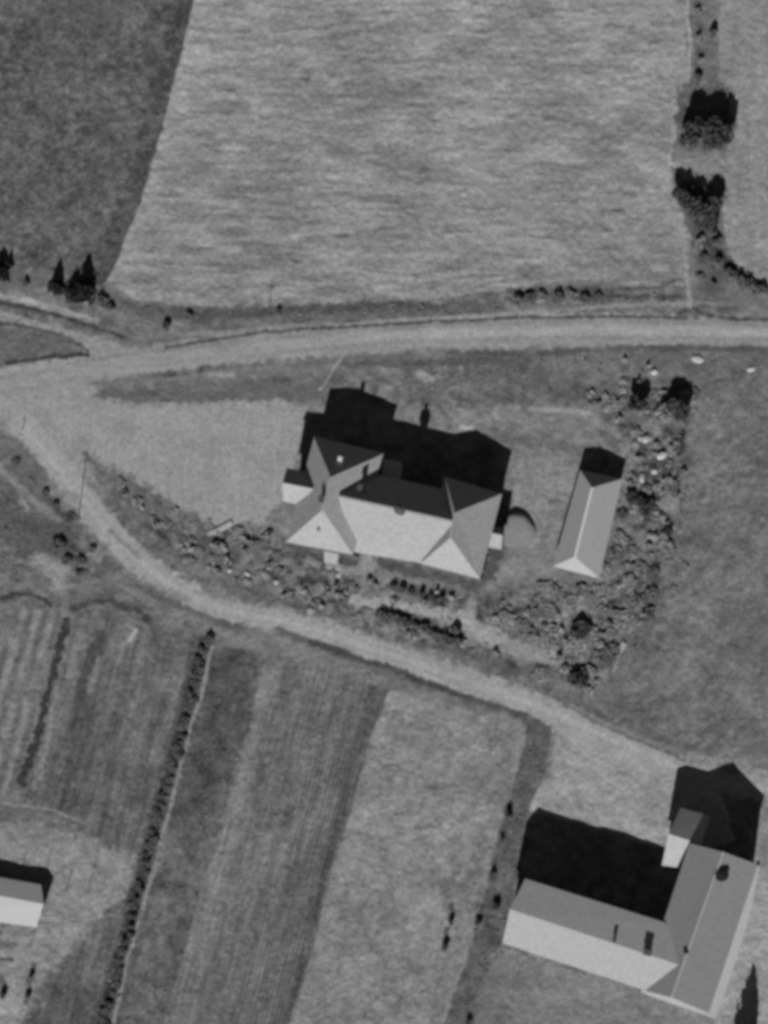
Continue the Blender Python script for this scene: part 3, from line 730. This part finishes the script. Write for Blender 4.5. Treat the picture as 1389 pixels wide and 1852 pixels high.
obj('wall', *prism(pb, -0.4, ZE-.15), M['lightwall'], bn)
pl2 = inset([(p.x, p.y) for p in (lN0, lN1, lS1, lS0)], 0.35)
obj('wall', *prism(pl2, -0.4, ZE-.15), M['lightwall'], bn)
def gable(parent, a, r, b, th, dvec, m, drop=.22):
    dz = Vector((0,0,-drop)); a, r, b = a+dz, r+dz, b+dz; d = Vector(dvec)*th
    lo = Vector((0,0,-.3))
    V = [a, r, b, a+lo, b+lo]; V = V+[v+d for v in V]
    obj('gable', V, [[3,4,2,1,0],[5,6,7,9,8],[0,1,6,5],[1,2,7,6],[2,4,9,7],[4,3,8,9],[3,0,5,8]], m, parent)
ax = (wRS-wRN).normalized(); ay = (lR1-lR0).normalized()
def shr(p, r, k=.05): return p+(r-p)*k
gable(bn, shr(wNW,wRN)+ax*.3, wRN+ax*.3, shr(wNE,wRN)+ax*.3, .2, ax, M['lightwall'])
gable(bn, shr(wSW,wRS)-ax*.5, wRS-ax*.5, shr(wSE,wRS)-ax*.5, .2, ax, M['lightwall'])
gable(bn, shr(lN0,lR0)+ay*.3, lR0+ay*.3, shr(lS0,lR0)+ay*.3, .2, ay, M['lightwall'])
# cross gable at the wing's upper end
t0, t1 = P(1209,1508,7.2), P(1268,1527,7.2)
obj('cross_roof', *slab([[t0,t1,P(1262,1574,5.5),P(1197,1565,5.0)],[t0,t1,P(1285,1476,4.75),P(1231,1461,4.75)]], 0.18), M['barnroof'], bn)
obj('cross_wall', *prism([(p.x,p.y) for p in (P(1234,1466,4.7),P(1281,1479,4.7),P(1255,1562,4.7),P(1203,1560,4.7))], -0.4, 4.6), M['lightwall'], bn)
cg = [P(1214,1509.5,6.9), P(1233,1467,4.6), P(1203,1560,4.7)]
obj('gable', [cg[0],cg[1],cg[2],cg[0]+Vector((.3,-.1,0)),cg[1]+Vector((.3,-.1,0)),cg[2]+Vector((.3,-.1,0))], [[0,1,2],[5,4,3],[0,3,4,1],[1,4,5,2],[2,5,3,0]], M['lightwall'], bn)
# stone plinth widening towards the lower corner
pts = [P(1368,1566),P(1374,1566),P(1356,1655),P(1322,1765),P(1294,1842),P(1284,1839),P(1176,1801),P(1158,1793),P(1165,1785),P(1278,1825)]
obj('plinth', *prism([(p.x,p.y) for p in pts], -0.4, 0.45), M['stone'], bn)
fh_parent = bn
chimney(1171, 1722, 9.0, 10.1, 1.3, 0.8, 'brick', True, -.32)
chimney(1111.5, 1701, 9.0, 9.9, 0.45, 0.5, 'brick', True, -.32)
c = P(1305, 1581, 9.6)
v = obj('roof_vent', *lathe((c.x, c.y, 8.8), [(.9,0),(.9,.8)], 20), M['black'], bn)
obj('cap', *lathe((c.x, c.y, 9.6), [(1.25,0),(1.3,.1),(.7,.3),(.1,.42)], 20), M['black'], v)
c = P(1241, 1720, 9.3)
obj('roof_vent', *lathe((c.x, c.y, 8.9), [(.35,0),(.35,.7),(.5,.72),(.5,.85),(.1,1.05)], 12), M['black'], bn)
obj('ridge_cap', *bar(wRN+Vector((0,0,-.04)), wRS+Vector((0,0,-.04)), .3, .1), M['barnroof'], bn)
for pl, zz in ((pb, 2.0), (pl2, 2.0)):
    for k in range(4):
        a, b = pl[k], pl[(k+1) % 4]; L = math.hypot(b[0]-a[0], b[1]-a[1]); windows(bn, a, b, zz, max(2, int(L/4)), 1.0, .8)

# ------------------------------------------------------------------ low shed bottom left
ls = thing('shed', P(20, 1640), 'low shed with a bright white roof at the lower left edge', 'shed')
e1, e2 = P(-150,1560,1.85), P(74,1600,1.85); k1, k2 = P(-150,1592,2.95), P(79,1635,2.95); f1, f2 = P(-150,1648,1.75), P(66,1677,1.75)
obj('roof', *slab([[e1,e2,k2,k1],[f1,f2,k2,k1]], 0.16), M['whiteroof'], ls)
pls = inset([(p.x,p.y) for p in (e1,e2,f2,f1)], .35)
obj('wall', *prism(pls, -0.4, 1.65), M['darkwall'], ls)
axs = (k2-k1).normalized()
gable(ls, shr(e2,k2)-axs*.35, k2-axs*.35, shr(f2,k2)-axs*.35, .2, axs, M['darkwall'])
for k in range(4):
    a, b = pls[k], pls[(k+1) % 4]; L = math.hypot(b[0]-a[0], b[1]-a[1]); windows(ls, a, b, .8, max(1, int(L/4)), .8, .6)

# ------------------------------------------------------------------ foliage
def leaf_cloud(rs, n, fn, size, up=0.9):
    V = np.zeros((n*4, 3)); 
    for i in range(n):
        c = fn(rs)
        a = rs.normal(size=3); a[2] = a[2]*0.8+up; a /= np.linalg.norm(a)
        t = np.cross(a, rs.normal(size=3)); t /= np.linalg.norm(t); b = np.cross(a, t)
        s = size*(0.6+0.8*rs.rand()); s2 = s*(0.5+0.4*rs.rand())
        V[i*4:(i+1)*4] = [c-t*s, c-b*s2, c+t*s, c+b*s2]
    Q = np.arange(n*4).reshape(-1, 4)
    return V, Q
def crown_mesh(name, seed, n, size, kind, m):
    """unit crown: radius 1, height 1 from the ground"""
    rs = np.random.RandomState(seed)
    lobes = [(rs.uniform(-.5,.5), rs.uniform(-.5,.5), rs.uniform(.35,.75), rs.uniform(.35,.6)) for _ in range(7)]
    def bush(rs):
        l = lobes[rs.randint(len(lobes))]
        d = rs.normal(size=3); d /= np.linalg.norm(d); r = rs.rand()**0.35
        p = np.array([l[0]+d[0]*l[3]*r, l[1]+d[1]*l[3]*r, l[2]+d[2]*l[3]*0.6*r]); p[2] = max(0.03, p[2]); return p
    def cone(rs):
        z = rs.rand()**1.4*0.95+0.04; rr = (1-z)**.75*(0.75+0.25*math.sin(z*40))*rs.rand()**0.4; a = rs.rand()*6.283
        rr *= 1+0.15*math.sin(a*5+seed)
        return np.array([rr*math.cos(a), rr*math.sin(a), z])
    V, Q = leaf_cloud(rs, n, bush if kind == 'bush' else cone, size)
    me = np_mesh(name, V, Q); me.materials.append(m); return me
CR = {}
for key, kind, m, n, s in (('dark','bush','leaf',420,.15), ('mid','bush','leafmid',420,.15), ('light','bush','leaflight',420,.15), ('black','bush','leafdark',480,.17), ('spruce','cone','spruce',800,.14), ('tree','bush','leafmid',1100,.13), ('darktree','bush','leafdark',1300,.14)):
    CR[key] = [crown_mesh('crown', 10*i+len(key)*3+ord(key[0]), n, s, kind, M[m]) for i in range(4)]
def trunk_mesh():
    V, F = lathe((0,0,0), [(1,0),(.75,.3),(.5,.7),(.2,1)], 7)
    rs = random.Random(3)
    for k in range(4):
        a = k*1.6+.3; z0 = .35+.1*k
        d = Vector((math.cos(a), math.sin(a), 0)); s = Vector((-d.y, d.x, 0))
        p = Vector((0,0,z0)); q = d*5+Vector((0,0,z0+.3))
        i = len(V); V += [p-s*.3, p+s*.3, p+Vector((0,0,.05)), q-s*.08, q+s*.08, q+Vector((0,0,.02))]
        F += [[i,i+1,i+4,i+3],[i+1,i+2,i+5,i+4],[i+2,i,i+3,i+5],[i+3,i+4,i+5]]
    me = bpy.data.meshes.new('trunk'); me.from_pydata([tuple(v) for v in V], [], F); me.materials.append(M['bark']); return me
TR = trunk_mesh()
ORD = ['first','second','third','fourth','fifth','sixth','seventh','eighth','ninth','tenth','eleventh','twelfth','thirteenth','fourteenth','fifteenth','sixteenth','seventeenth','eighteenth','nineteenth','twentieth','twenty-first','twenty-second','twenty-third','twenty-fourth','twenty-fifth','twenty-sixth','twenty-seventh','twenty-eighth','twenty-ninth','thirtieth','thirty-first','thirty-second','thirty-third','thirty-fourth','thirty-fifth','thirty-sixth','thirty-seventh','thirty-eighth','thirty-ninth','fortieth','forty-first','forty-second','forty-third','forty-fourth','forty-fifth','forty-sixth']
def plant(name, px, py, h, r, key, label, cat, group=None):
    """px, py = where it is rooted"""
    b = P(px, py, 0)
    o = thing(name, (b.x, b.y, -0.05), label, cat, group)
    rot = R.random()*6.283
    c = bpy.data.objects.new('crown', R.choice(CR[key])); sc.collection.objects.link(c); c.parent = o
    tall = key in ('tree', 'darktree')
    c.location = (0, 0, h*0.22 if tall else 0); c.scale = (r, r*R.uniform(.85,1.1), h*(0.78 if tall else 1)); c.rotation_euler = (0, 0, rot)
    t = bpy.data.objects.new('trunk' if (tall or key == 'spruce') else 'stem', TR); sc.collection.objects.link(t); t.parent = o
    w = 0.14 if (tall or key == 'spruce') else 0.05
    t.scale = (w, w, h*0.8); t.rotation_euler = (0, 0, rot)
    return o
S = plant
# spruces by the side road
g = 'dark spruces above the side road'
S('spruce', 154, 528, 4.0, 2.6, 'spruce', 'largest black spruce, above the side road junction', 'spruce', g)
S('spruce', 135, 532, 2.7, 2.2, 'spruce', 'squat dark spruce in front of the largest one', 'spruce', g)
S('spruce', 103, 522, 3.1, 1.8, 'spruce', 'narrow spruce just left of the largest spruce', 'spruce', g)
S('spruce', 2, 494, 2.7, 2.0, 'spruce', 'dark spruce cut by the left edge of the picture', 'spruce', g)
S('spruce', 18, 478, 1.7, 0.8, 'spruce', 'small spruce close to the left edge, pointed', 'spruce', g)
S('spruce', 1344, 1905, 9.0, 3.4, 'spruce', 'tall spruce below the barn wing throwing a long pointed shadow', 'spruce')
g = 'bushes along the upper verge'
for (x, y, h, r, k, l) in [
 (48,512,1.0,.9,'dark','small round bush between the spruces and the left edge'),
 (186,548,1.3,1.5,'dark','dark low bush right of the largest spruce'),
 (202,556,1.0,1.1,'dark','small dark bush at the corner of the hay field'),
 (303,594,1.2,1.1,'dark','round dark bush alone beside the road junction'),
 (342,570,.9,1.0,'dark','low bush in the verge right of the road junction'),
 (506,566,.8,.9,'dark','small dark bush by the thin pole in the verge'),
 (937,542,1.2,1.3,'dark','leftmost dark bush of the verge thicket'),
 (958,542,1.0,1.2,'dark','bush second from the left in the verge thicket'),
 (982,540,1.0,1.4,'mid','pale bush left of the middle of the verge thicket'),
 (1008,540,1.1,1.3,'dark','middle dark bush of the verge thicket'),
 (1034,539,1.0,1.2,'mid','pale bush right of the middle of the verge thicket'),
 (1058,542,1.1,1.3,'dark','bush next to last on the right of the verge thicket'),
 (1080,540,.9,1.1,'dark','rightmost dark bush of the verge thicket')]:
    S('bush', x, y, h, r, k, l, 'bush', g)
g = 'trees in the north east strip'
for (x, y, h, r, k, l) in [
 (1250,262,5.0,2.5,'darktree','dark tree at the left of the upper tree clump'),
 (1278,260,5.4,2.6,'darktree','dark tree in the middle of the upper tree clump'),
 (1302,264,5.2,2.5,'darktree','dark tree at the right of the upper tree clump'),
 (1262,250,5.0,2.4,'darktree','dark tree filling the top middle of the upper clump'),
 (1290,246,5.0,2.4,'darktree','dark tree filling the top right of the upper clump'),
 (1270,408,3.0,1.8,'darktree','small dark tree hanging below the lower dark clump'),
 (1290,402,3.0,1.6,'darktree','small dark tree at the lower right below the lower clump'),
 (1232,366,3.6,1.8,'darktree','leftmost tree of the lower dark clump'),
 (1254,380,3.6,2.2,'darktree','middle left tree of the lower dark clump'),
 (1278,392,3.8,2.2,'darktree','lowest tree of the lower dark clump'),
 (1292,382,3.6,1.9,'darktree','rightmost tree of the lower dark clump')]:
    S('tree', x, y, h, r, k, l, 'tree', g)
g = 'bushes in the north east strip'
for (x, y, h, r, k, l) in [
 (1246,346,1.6,1.4,'dark','low dark bush under the pale rim of the lower clump'),
 (1268,352,1.5,1.4,'dark','low dark bush in the heart of the lower clump'),
 (1286,420,1.4,1.4,'dark','dark bush joining the lower clump to the rough strip'),
 (1264,440,1.1,1.3,'mid','soft grey bush in the rough strip under the clump'),
 (1346,514,1.3,1.3,'dark','low bush filling the middle of the dark field hedge'),
 (1367,523,1.2,1.3,'dark','low bush filling the right part of the dark field hedge'),
 (1327,502,1.2,1.3,'dark','low bush filling the left part of the dark field hedge'),
 (1288,66,1.6,1.1,'dark','dark round bush near the top of the north east strip'),
 (1262,26,1.0,.8,'mid','topmost small bush beside the light path'),
 (1264,72,1.0,.8,'mid','small bush beside the light path, left of the dark round one'),
 (1266,110,1.0,.8,'mid','small bush beside the light path above the tree clump'),
 (1262,145,1.2,.9,'dark','bush touching the top of the upper tree clump'),
 (1262,412,1.0,.9,'dark','bush just under the lower dark clump, left side'),
 (1296,438,1.2,1.1,'dark','bush at the edge of the pale field under the lower clump'),
 (1272,470,1.0,1.0,'dark','bush in the middle of the rough strip above the road'),
 (1300,478,1.3,1.1,'dark','bush where the dark field hedge begins'),
 (1318,494,1.3,1.1,'dark','second bush of the dark field hedge'),
 (1336,508,1.3,1.1,'dark','third bush of the dark field hedge'),
 (1356,518,1.3,1.2,'dark','fourth bush of the dark field hedge'),
 (1378,526,1.3,1.2,'dark','fifth bush of the dark field hedge'),
 (1398,530,1.3,1.2,'dark','last bush of the dark field hedge at the right edge'),
 (1266,505,.9,.9,'mid','low bush beside the light path just above the road'),
 (1290,515,.9,.9,'dark','low dark bush in the corner above the road')]:
    S('bush', x, y, h, r, k, l, 'bush', g)
g = 'trees behind the outbuilding'
for (x, y, h, r, k, l) in [
 (1152,735,3.0,2.0,'darktree','dark spreading tree above the outbuilding, left of the bigger one'),
 (1222,745,3.6,2.5,'darktree','biggest dark tree at the garden corner near the field'),
 (1205,752,2.4,1.8,'tree','greyer tree touching the biggest garden tree on its left')]:
    S('tree', x, y, h, r, k, l, 'tree', g)
g = 'garden shrubs right of the outbuilding'
sh = [(1078,735,1.4,.9),(1104,732,1.4,1.0),(1125,780,1.2,.7),(1243,722,1.6,1.0),(1254,712,1.0,.8),(1143,902,1.6,1.1),(1158,912,1.7,1.1),(1172,924,1.7,1.3),(1190,932,1.2,.9),(1200,985,1.9,1.2),(1209,962,1.2,.7),(1125,935,1.4,1.0),(1124,972,1.3,1.0),(1112,1002,1.4,.9),(1094,1025,1.5,.8),(1146,1000,1.3,1.0),(1160,1032,1.4,1.1),(1140,1055,1.3,1.1),(1180,1040,1.3,1.0),(1176,1075,1.5,1.2),(1146,1100,1.6,1.3),(1172,1112,1.5,1.1),(1120,1112,1.5,1.1),(1100,1075,1.3,1.1),(1082,1065,1.2,.9),(1050,1140,1.7,1.6),(1040,1165,1.6,1.4),(1070,1150,1.5,1.2),(1092,1190,1.7,1.5),(1110,1180,1.3,1.0),(1046,1230,1.7,1.6),(1066,1222,1.3,1.1),(985,1158,1.3,1.2),(996,1115,1.2,1.0),(1008,1068,1.3,1.2),(985,1062,1.3,1.3),(1030,1090,1.3,1.3),(918,1118,1.2,1.4),(945,1138,1.2,1.2),(975,1220,1.2,1.0),(1215,1075,1.0,.8),(1235,1030,1.0,.8),(1205,1018,1.0,.8),(1222,880,.9,.8)]
sh.sort(key=lambda s: s[1])
for i, (x, y, h, r) in enumerate(sh):
    S('garden_shrub', x, y, *((h*.85, r*1.35, 'black') if (r >= 1.6 or (x, y) in ((1143,902),(1158,912),(1172,924),(1209,962))) else (h*.5, r*1.6, ('dark','mid','mid','light','mid')[(i*7) % 5])), 'leafy shrub of the right-hand garden thicket, %s counted from the top' % ORD[i], 'shrub', g)
g = 'shrubs of the front garden hedge'
hd = [(690,1112),(704,1118),(720,1122),(736,1128),(752,1133),(768,1140),(784,1148),(800,1155),(816,1160),(828,1158),(826,1138)]
for i, (x, y) in enumerate(hd):
    S('hedge_shrub', x, y, R.uniform(.9,1.2), R.uniform(1.1,1.4), 'dark', 'dense dark shrub of the front hedge, %s from its left end' % ORD[i], 'shrub', g)
g = 'shrubs in the bed below the main range'
bd = [(712,1062),(728,1068),(744,1073),(762,1078),(780,1082),(790,1090),(800,1084)]
for i, (x, y) in enumerate(bd):
    S('bed_shrub', x, y, R.uniform(.8,1.1), R.uniform(.7,.95), 'dark', 'low shrub in the bed below the main range, %s from the left' % ORD[i], 'shrub', g)
g = 'bushes between the yard and the lane'
yb = [(222,876),(250,910),(282,918),(300,948),(330,975),(318,930),(345,955),(362,1000),(368,1022),(384,1012),(376,950),(400,992),(420,980),(432,962),(462,985),(480,1002),(500,1008),(520,1020),(545,1030),(470,1040),(500,1062),(552,1080),(570,1090),(600,1100),(540,1062),(640,1120),(660,1112),(620,1085),(580,1060)]
yb.sort(key=lambda s: s[0])
for i, (x, y) in enumerate(yb):
    S('bush', x, y, R.uniform(.3,.5), R.uniform(1.0,1.5), ('mid','mid','light')[i % 3], 'low bush between the yard and the lane, %s counted from the left' % ORD[i], 'bush', g)
g = 'bushes on the bank left of the lane'
for (x, y, h, r, l) in [(82,892,1.0,.8,'dark bush halfway down the left bank of the lane'),(100,915,.9,.7,'small bush above the utility pole foot on the left bank'),(128,940,1.0,.9,'dark bush at the foot of the tall utility pole'),(108,985,1.4,1.3,'dark bush above the pale bare patch left of the lane'),(122,1014,1.2,.9,'dark bush at the upper right of the pale bare patch'),(146,1014,1.0,.7,'small bush furthest right of the pale bare patch'),(145,1036,.9,.7,'small bush at the lower right of the pale bare patch'),(168,992,.8,.8,'low bush close to the left edge of the lane'),(30,835,.8,.8,'low bush at the upper left end of the bank')]:
    S('bush', x, y, h*.75, r*1.25, 'dark', l, 'bush', g)
g = 'shrubs of the long ditch row'
row = [(368,1160),(350,1225),(335,1290),(312,1375),(290,1450),(268,1540),(248,1610),(228,1690),(205,1770),(182,1860)]
def along(pts, n):
    L = [0]
    for a, b in zip(pts[:-1], pts[1:]): L.append(L[-1]+math.dist(a, b))
    for i in range(n):
        s = L[-1]*i/(n-1); k = max(j for j in range(len(L)-1) if L[j] <= s+1e-6)
        f = (s-L[k])/(L[k+1]-L[k]); a, b = pts[k], pts[k+1]
        yield a[0]+(b[0]-a[0])*f, a[1]+(b[1]-a[1])*f
for i, (x, y) in enumerate(along(row, 46)):
    big = i < 2
    S('ditch_shrub', x+R.uniform(-7, 7)+4, y+R.uniform(-3, 3), R.uniform(.45, 1.0)*(1.6 if big else 1), R.uniform(.7, 1.3)*(1.3 if big else 1), 'dark', 'dark shrub of the long ditch row, %s from the lane end' % ORD[i], 'shrub', g)
g = 'bushes beside the large barn'
for (x, y, h, r, l) in [(922,1474,1.3,.9,'dark bush above the left corner of the barn shadow'),(908,1518,.8,.6,'small bush left of the barn shadow'),(892,1582,1.0,.8,'bush left of the upper end of the barn roof'),(866,1668,1.0,.8,'bush in the weedy strip left of the barn roof corner'),(898,1640,1.1,.9,'bush close beside the barn end wall'),(816,1668,1.1,.8,'upper bush of the pair standing in the stubble'),(806,1712,1.1,.8,'lower bush of the pair standing in the stubble'),(848,1850,1.0,.9,'bush at the bottom edge left of the barn')]:
    S('bush', x, y, h, r, 'dark', l, 'bush', g)
g = 'bushes at the low shed'
for (x, y, h, r, l) in [(58,1765,.9,.6,'upper dark bush on the farmyard edge below the low shed'),(52,1800,.9,.7,'lower dark bush on the farmyard edge below the low shed'),(6,1800,1.0,.8,'dark bush at the left picture edge near the bottom')]:
    S('bush', x, y, h, r, 'dark', l, 'bush', g)

# weeds and undergrowth nobody could count
rs = np.random.RandomState(5)
n = 60000
ux, uy = rs.uniform(0, 1389, n), rs.uniform(480, 1852, n)
dens = np.zeros(n)
dens = np.maximum(dens, 0.75*(sd_poly(ux, uy, [(1090,760),(1130,870),(1090,1010),(1060,1060),(960,1050),(890,1080),(880,1120),(1000,1200),(1060,1260),(1150,1180),(1220,1050),(1250,900),(1230,740),(1180,690),(1060,720)]) < 0))
dens = np.maximum(dens, 0.5*(sd_poly(ux, uy, [(200,860),(262,890),(385,960),(470,955),(520,990),(640,1035),(700,1050),(860,1070),(900,1120),(1000,1210),(850,1180),(700,1140),(560,1105),(440,1065),(340,1010),(250,930)]) < 0))
dens = np.maximum(dens, 0.30*(sd_poly(ux, uy, [(600,660),(1060,640),(1240,650),(1240,730),(900,730),(620,700)]) < 0))
dens = np.maximum(dens, 0.45*(sd_poly(ux, uy, HEDGEBANK) < 0))
dens = np.maximum(dens, 0.16*(sd_poly(ux, uy, F3) < 0)); dens = np.maximum(dens, 0.22*(sd_poly(ux, uy, ROUGH_E) < 0))
dens = np.maximum(dens, 0.35*(sd_poly(ux, uy, [(-20,860),(60,920),(160,1010),(120,1070),(-20,1075)]) < 0))
dens = np.maximum(dens, 0.35*(sd_poly(ux, uy, [(200,545),(330,560),(560,560),(800,545),(1240,530),(1240,545),(800,570),(420,595),(240,600)]) < 0))
keep = rs.rand(n) < dens*np.clip(0.5+0.9*fbm(ux, uy, 16, 300, 3), 0, 1)
# keep clear of buildings, gravel and light things
for pl in ([(565,700),(720,700),(930,800),(915,900),(880,1055),(510,990),(500,840)],[(1040,840),(1135,850),(1095,1055),(995,1035)],[(625,1080),(800,1100),(805,1118),(700,1108),(640,1130)],[(822,1102),(915,1128),(985,1170),(985,1195),(905,1180),(828,1160)],[(75,1005),(135,1020),(120,1065),(80,1055)]):
    keep &= sd_poly(ux, uy, pl) > 0
keep &= road_sd(ux, uy, ROAD_S_C, w_s(ux, uy)+3) > 0
keep &= road_sd(ux, uy, ROAD_MAIN_C, w_main(ux)+3) > 0
kx, ky = ux[keep], uy[keep]
kc = []
for k in rs.choice(len(kx), 420, replace=False):
    if not ((sd_poly(kx[k:k+1], ky[k:k+1], ROUGH_A)[0] < 0) or (sd_poly(kx[k:k+1], ky[k:k+1], ROUGH_B)[0] < 0)): continue
    kc.append((kx[k], ky[k], rs.uniform(3, 9), rs.uniform(.25, .8)))
VV = []
for bx, by, br, bh in kc:
    for q in range(int(26*br/4)):
        a = rs.rand()*6.283; d = rs.rand()**.5; x = bx+br*d*math.cos(a); y = by+br*d*math.sin(a)
        p = P(x, y, 0); z = bh*(1-d*d)*rs.uniform(.7, 1)+.03; s = rs.uniform(.12, .25)
        t = rs.normal(size=3); t[2] *= .5; t /= np.linalg.norm(t); u = np.cross(t, [rs.normal()*.6, rs.normal()*.6, 1]); u /= np.linalg.norm(u)
        c = np.array([p.x, p.y, z]); VV += [c-t*s-u*s, c+t*s-u*s, c+t*s+u*s, c-t*s+u*s]
for x, y in zip(kx, ky):
    b = P(x, y, 0); s = rs.uniform(.12, .30); h = rs.uniform(.04, .20)
    for k in range(3):
        a = rs.rand()*6.283; t = np.array([math.cos(a), math.sin(a), 0])*s; u = np.array([-math.sin(a)*.35*s, math.cos(a)*.35*s, h])
        c = np.array([b.x+rs.normal()*.1, b.y+rs.normal()*.1, 0.0])
        VV += [c-t*.5, c+t*.5, c+t+u, c-t+u]
VV = np.array(VV)
me = np_mesh('undergrowth', VV, np.arange(len(VV)).reshape(-1, 4)); me.materials.append(M['weeds'])
o = bpy.data.objects.new('undergrowth', me); sc.collection.objects.link(o)
tag(o, 'tangled weeds and undergrowth in the garden and along the ditches', 'undergrowth', None, 'stuff')

# ------------------------------------------------------------------ small things
def pole(px, py, h, label, arm=True, group='wooden poles'):
    b = P(px, py, 0); o = thing('utility_pole' if arm else 'wooden_post', (b.x, b.y, 0), label, 'pole' if arm else 'post', group if arm else None)
    obj('shaft', *lathe((b.x, b.y, -.3), [(.10 if arm else .1,0),(.07,h+.3)] if h != 3.6 else [(.07,0),(.05,h+.3)], 8), M['wood'], o)
    if arm:
        x = obj('crossarm', *box((b.x, b.y, h-1.0), (1.1,.08,.08), .1), M['wood'], o)
        for d in (-.55, 0, .55): obj('insulator', *lathe((b.x+d, b.y+d*.1, h-.88), [(.05,0),(.07,.1),(.03,.2)], 8), M['white'], x)
pole(142, 936, 7.2, 'tall wooden utility pole on the bank left of the lane')
pole(486, 562, 3.6, 'short wooden pole in the verge under the hay field')
pole(42, 776, 1.6, 'short wooden post alone in the pale yard', False)
def boulder(px, py, sx, sy, h, rot, label, m='stone', name='boulder', cat='boulder', group=None):
    b = P(px, py, 0); rr = random.Random(int(px*7+py))
    V = []; F = []; n = 12; prof = [(1,-.1),(1.02,.35),(.85,.75),(.5,.97)]
    for k, (r, z) in enumerate(prof):
        for i in range(n):
            a = 2*math.pi*i/n; q = r*(1+rr.uniform(-.14,.14)); x, y = q*sx/2*math.cos(a), q*sy/2*math.sin(a)
            V.append((b.x+x*math.cos(rot)-y*math.sin(rot), b.y+x*math.sin(rot)+y*math.cos(rot), h*z+rr.uniform(-.04,.04)*h))
    for k in range(3):
        for i in range(n): F.append([k*n+i, k*n+(i+1) % n, (k+1)*n+(i+1) % n, (k+1)*n+i])
    F.append([3*n+i for i in range(n)])
    o = obj(name, V, F, M[m]); return tag(o, label, cat, group)
g = 'pale boulders in the garden'
boulder(1197,824,2.0,1.3,.7,.4,'largest pale boulder right of the outbuilding', group=g)
boulder(1167,795,1.5,1.3,.6,.1,'pale boulder above the outbuilding corner', group=g)
boulder(1161,866,1.0,1.5,.5,.2,'pale upright boulder beside the outbuilding upper end', group=g)
boulder(1184,853,1.2,1.0,.4,.2,'small boulder below the largest one', group=g)
boulder(1183,673,1.3,1.0,.5,.2,'small pale boulder above the biggest garden tree', group=g)
boulder(1146,1004,1.0,.8,.5,.5,'small pale boulder deep in the right-hand thicket', group=g)
boulder(1358,668,1.4,.9,.4,.2,'pale boulder under the road near the right edge', group=g)
boulder(1262,650,2.2,1.2,.3,-.2,'flat pale boulder just below the main road', group=g)
boulder(416,1032,.9,.7,.4,.3,'left pale stone of the pair near the lane', group=g)
boulder(500,1053,1.0,.9,.45,.3,'right pale stone of the pair near the lane', group=g)
boulder(448,1038,1.2,.8,.4,-.6,'middle pale stone between the yard and the lane', group=g)
b = P(938, 962, 0)
V = []; F = []; nr, na = 8, 28
for k in range(nr+1):
    for i in range(na):
        a = 2*math.pi*i/na; q = k/nr*(1+.05*math.sin(3*a+1)+.04*math.sin(7*a))
        x, y = 3.4*q*math.cos(a), 3.9*q*math.sin(a)
        tilt = .1+1.5*max(0, (y+3.0)/6.5)
        V.append((b.x+x, b.y+y-.12*x*x*.5, -.15+(tilt+R.uniform(-.05,.05))*(1-(k/nr)**7)+.12*(1-k/nr)))
for k in range(nr):
    for i in range(na): F.append([k*na+i, k*na+(i+1) % na, (k+1)*na+(i+1) % na, (k+1)*na+i][::-1])
mo = obj('earth_mound', V, F, M['hay']); mo.data.polygons.foreach_set('use_smooth', [True]*len(F))
tag(mo, 'low earth mound on the lawn right of the farmhouse with an arched dark shadow', 'mound')
def planks(px, py, L, W, rot, label):
    b = P(px, py, 0); o = thing('plank_stack', (b.x, b.y, 0), label, 'planks'); rr = random.Random(int(px))
    n = max(3, int(W/.25))
    for lay in range(2):
        for i in range(n-lay):
            off = (i-(n-1-lay)/2)*W/n; sh_ = rr.uniform(-.15,.15)
            cx_, cy_ = b.x+math.cos(rot)*sh_-math.sin(rot)*off, b.y+math.sin(rot)*sh_+math.cos(rot)*off
            obj('plank', *box((cx_, cy_, .02+lay*.13), (L*rr.uniform(.88,1), W/n*.86, .12), rot+rr.uniform(-.02,.02)), M['stone'], o)
planks(1118, 1181, 4.6, 1.1, 1.02, 'long pale stack of planks at the lower edge of the garden thicket')
planks(402, 955, 4.2, 1.0, .5, 'pale stack of planks at the yard edge')
planks(240, 1148, 3.0, .8, 1.0, 'short pale stack of planks in the plot below the lane')
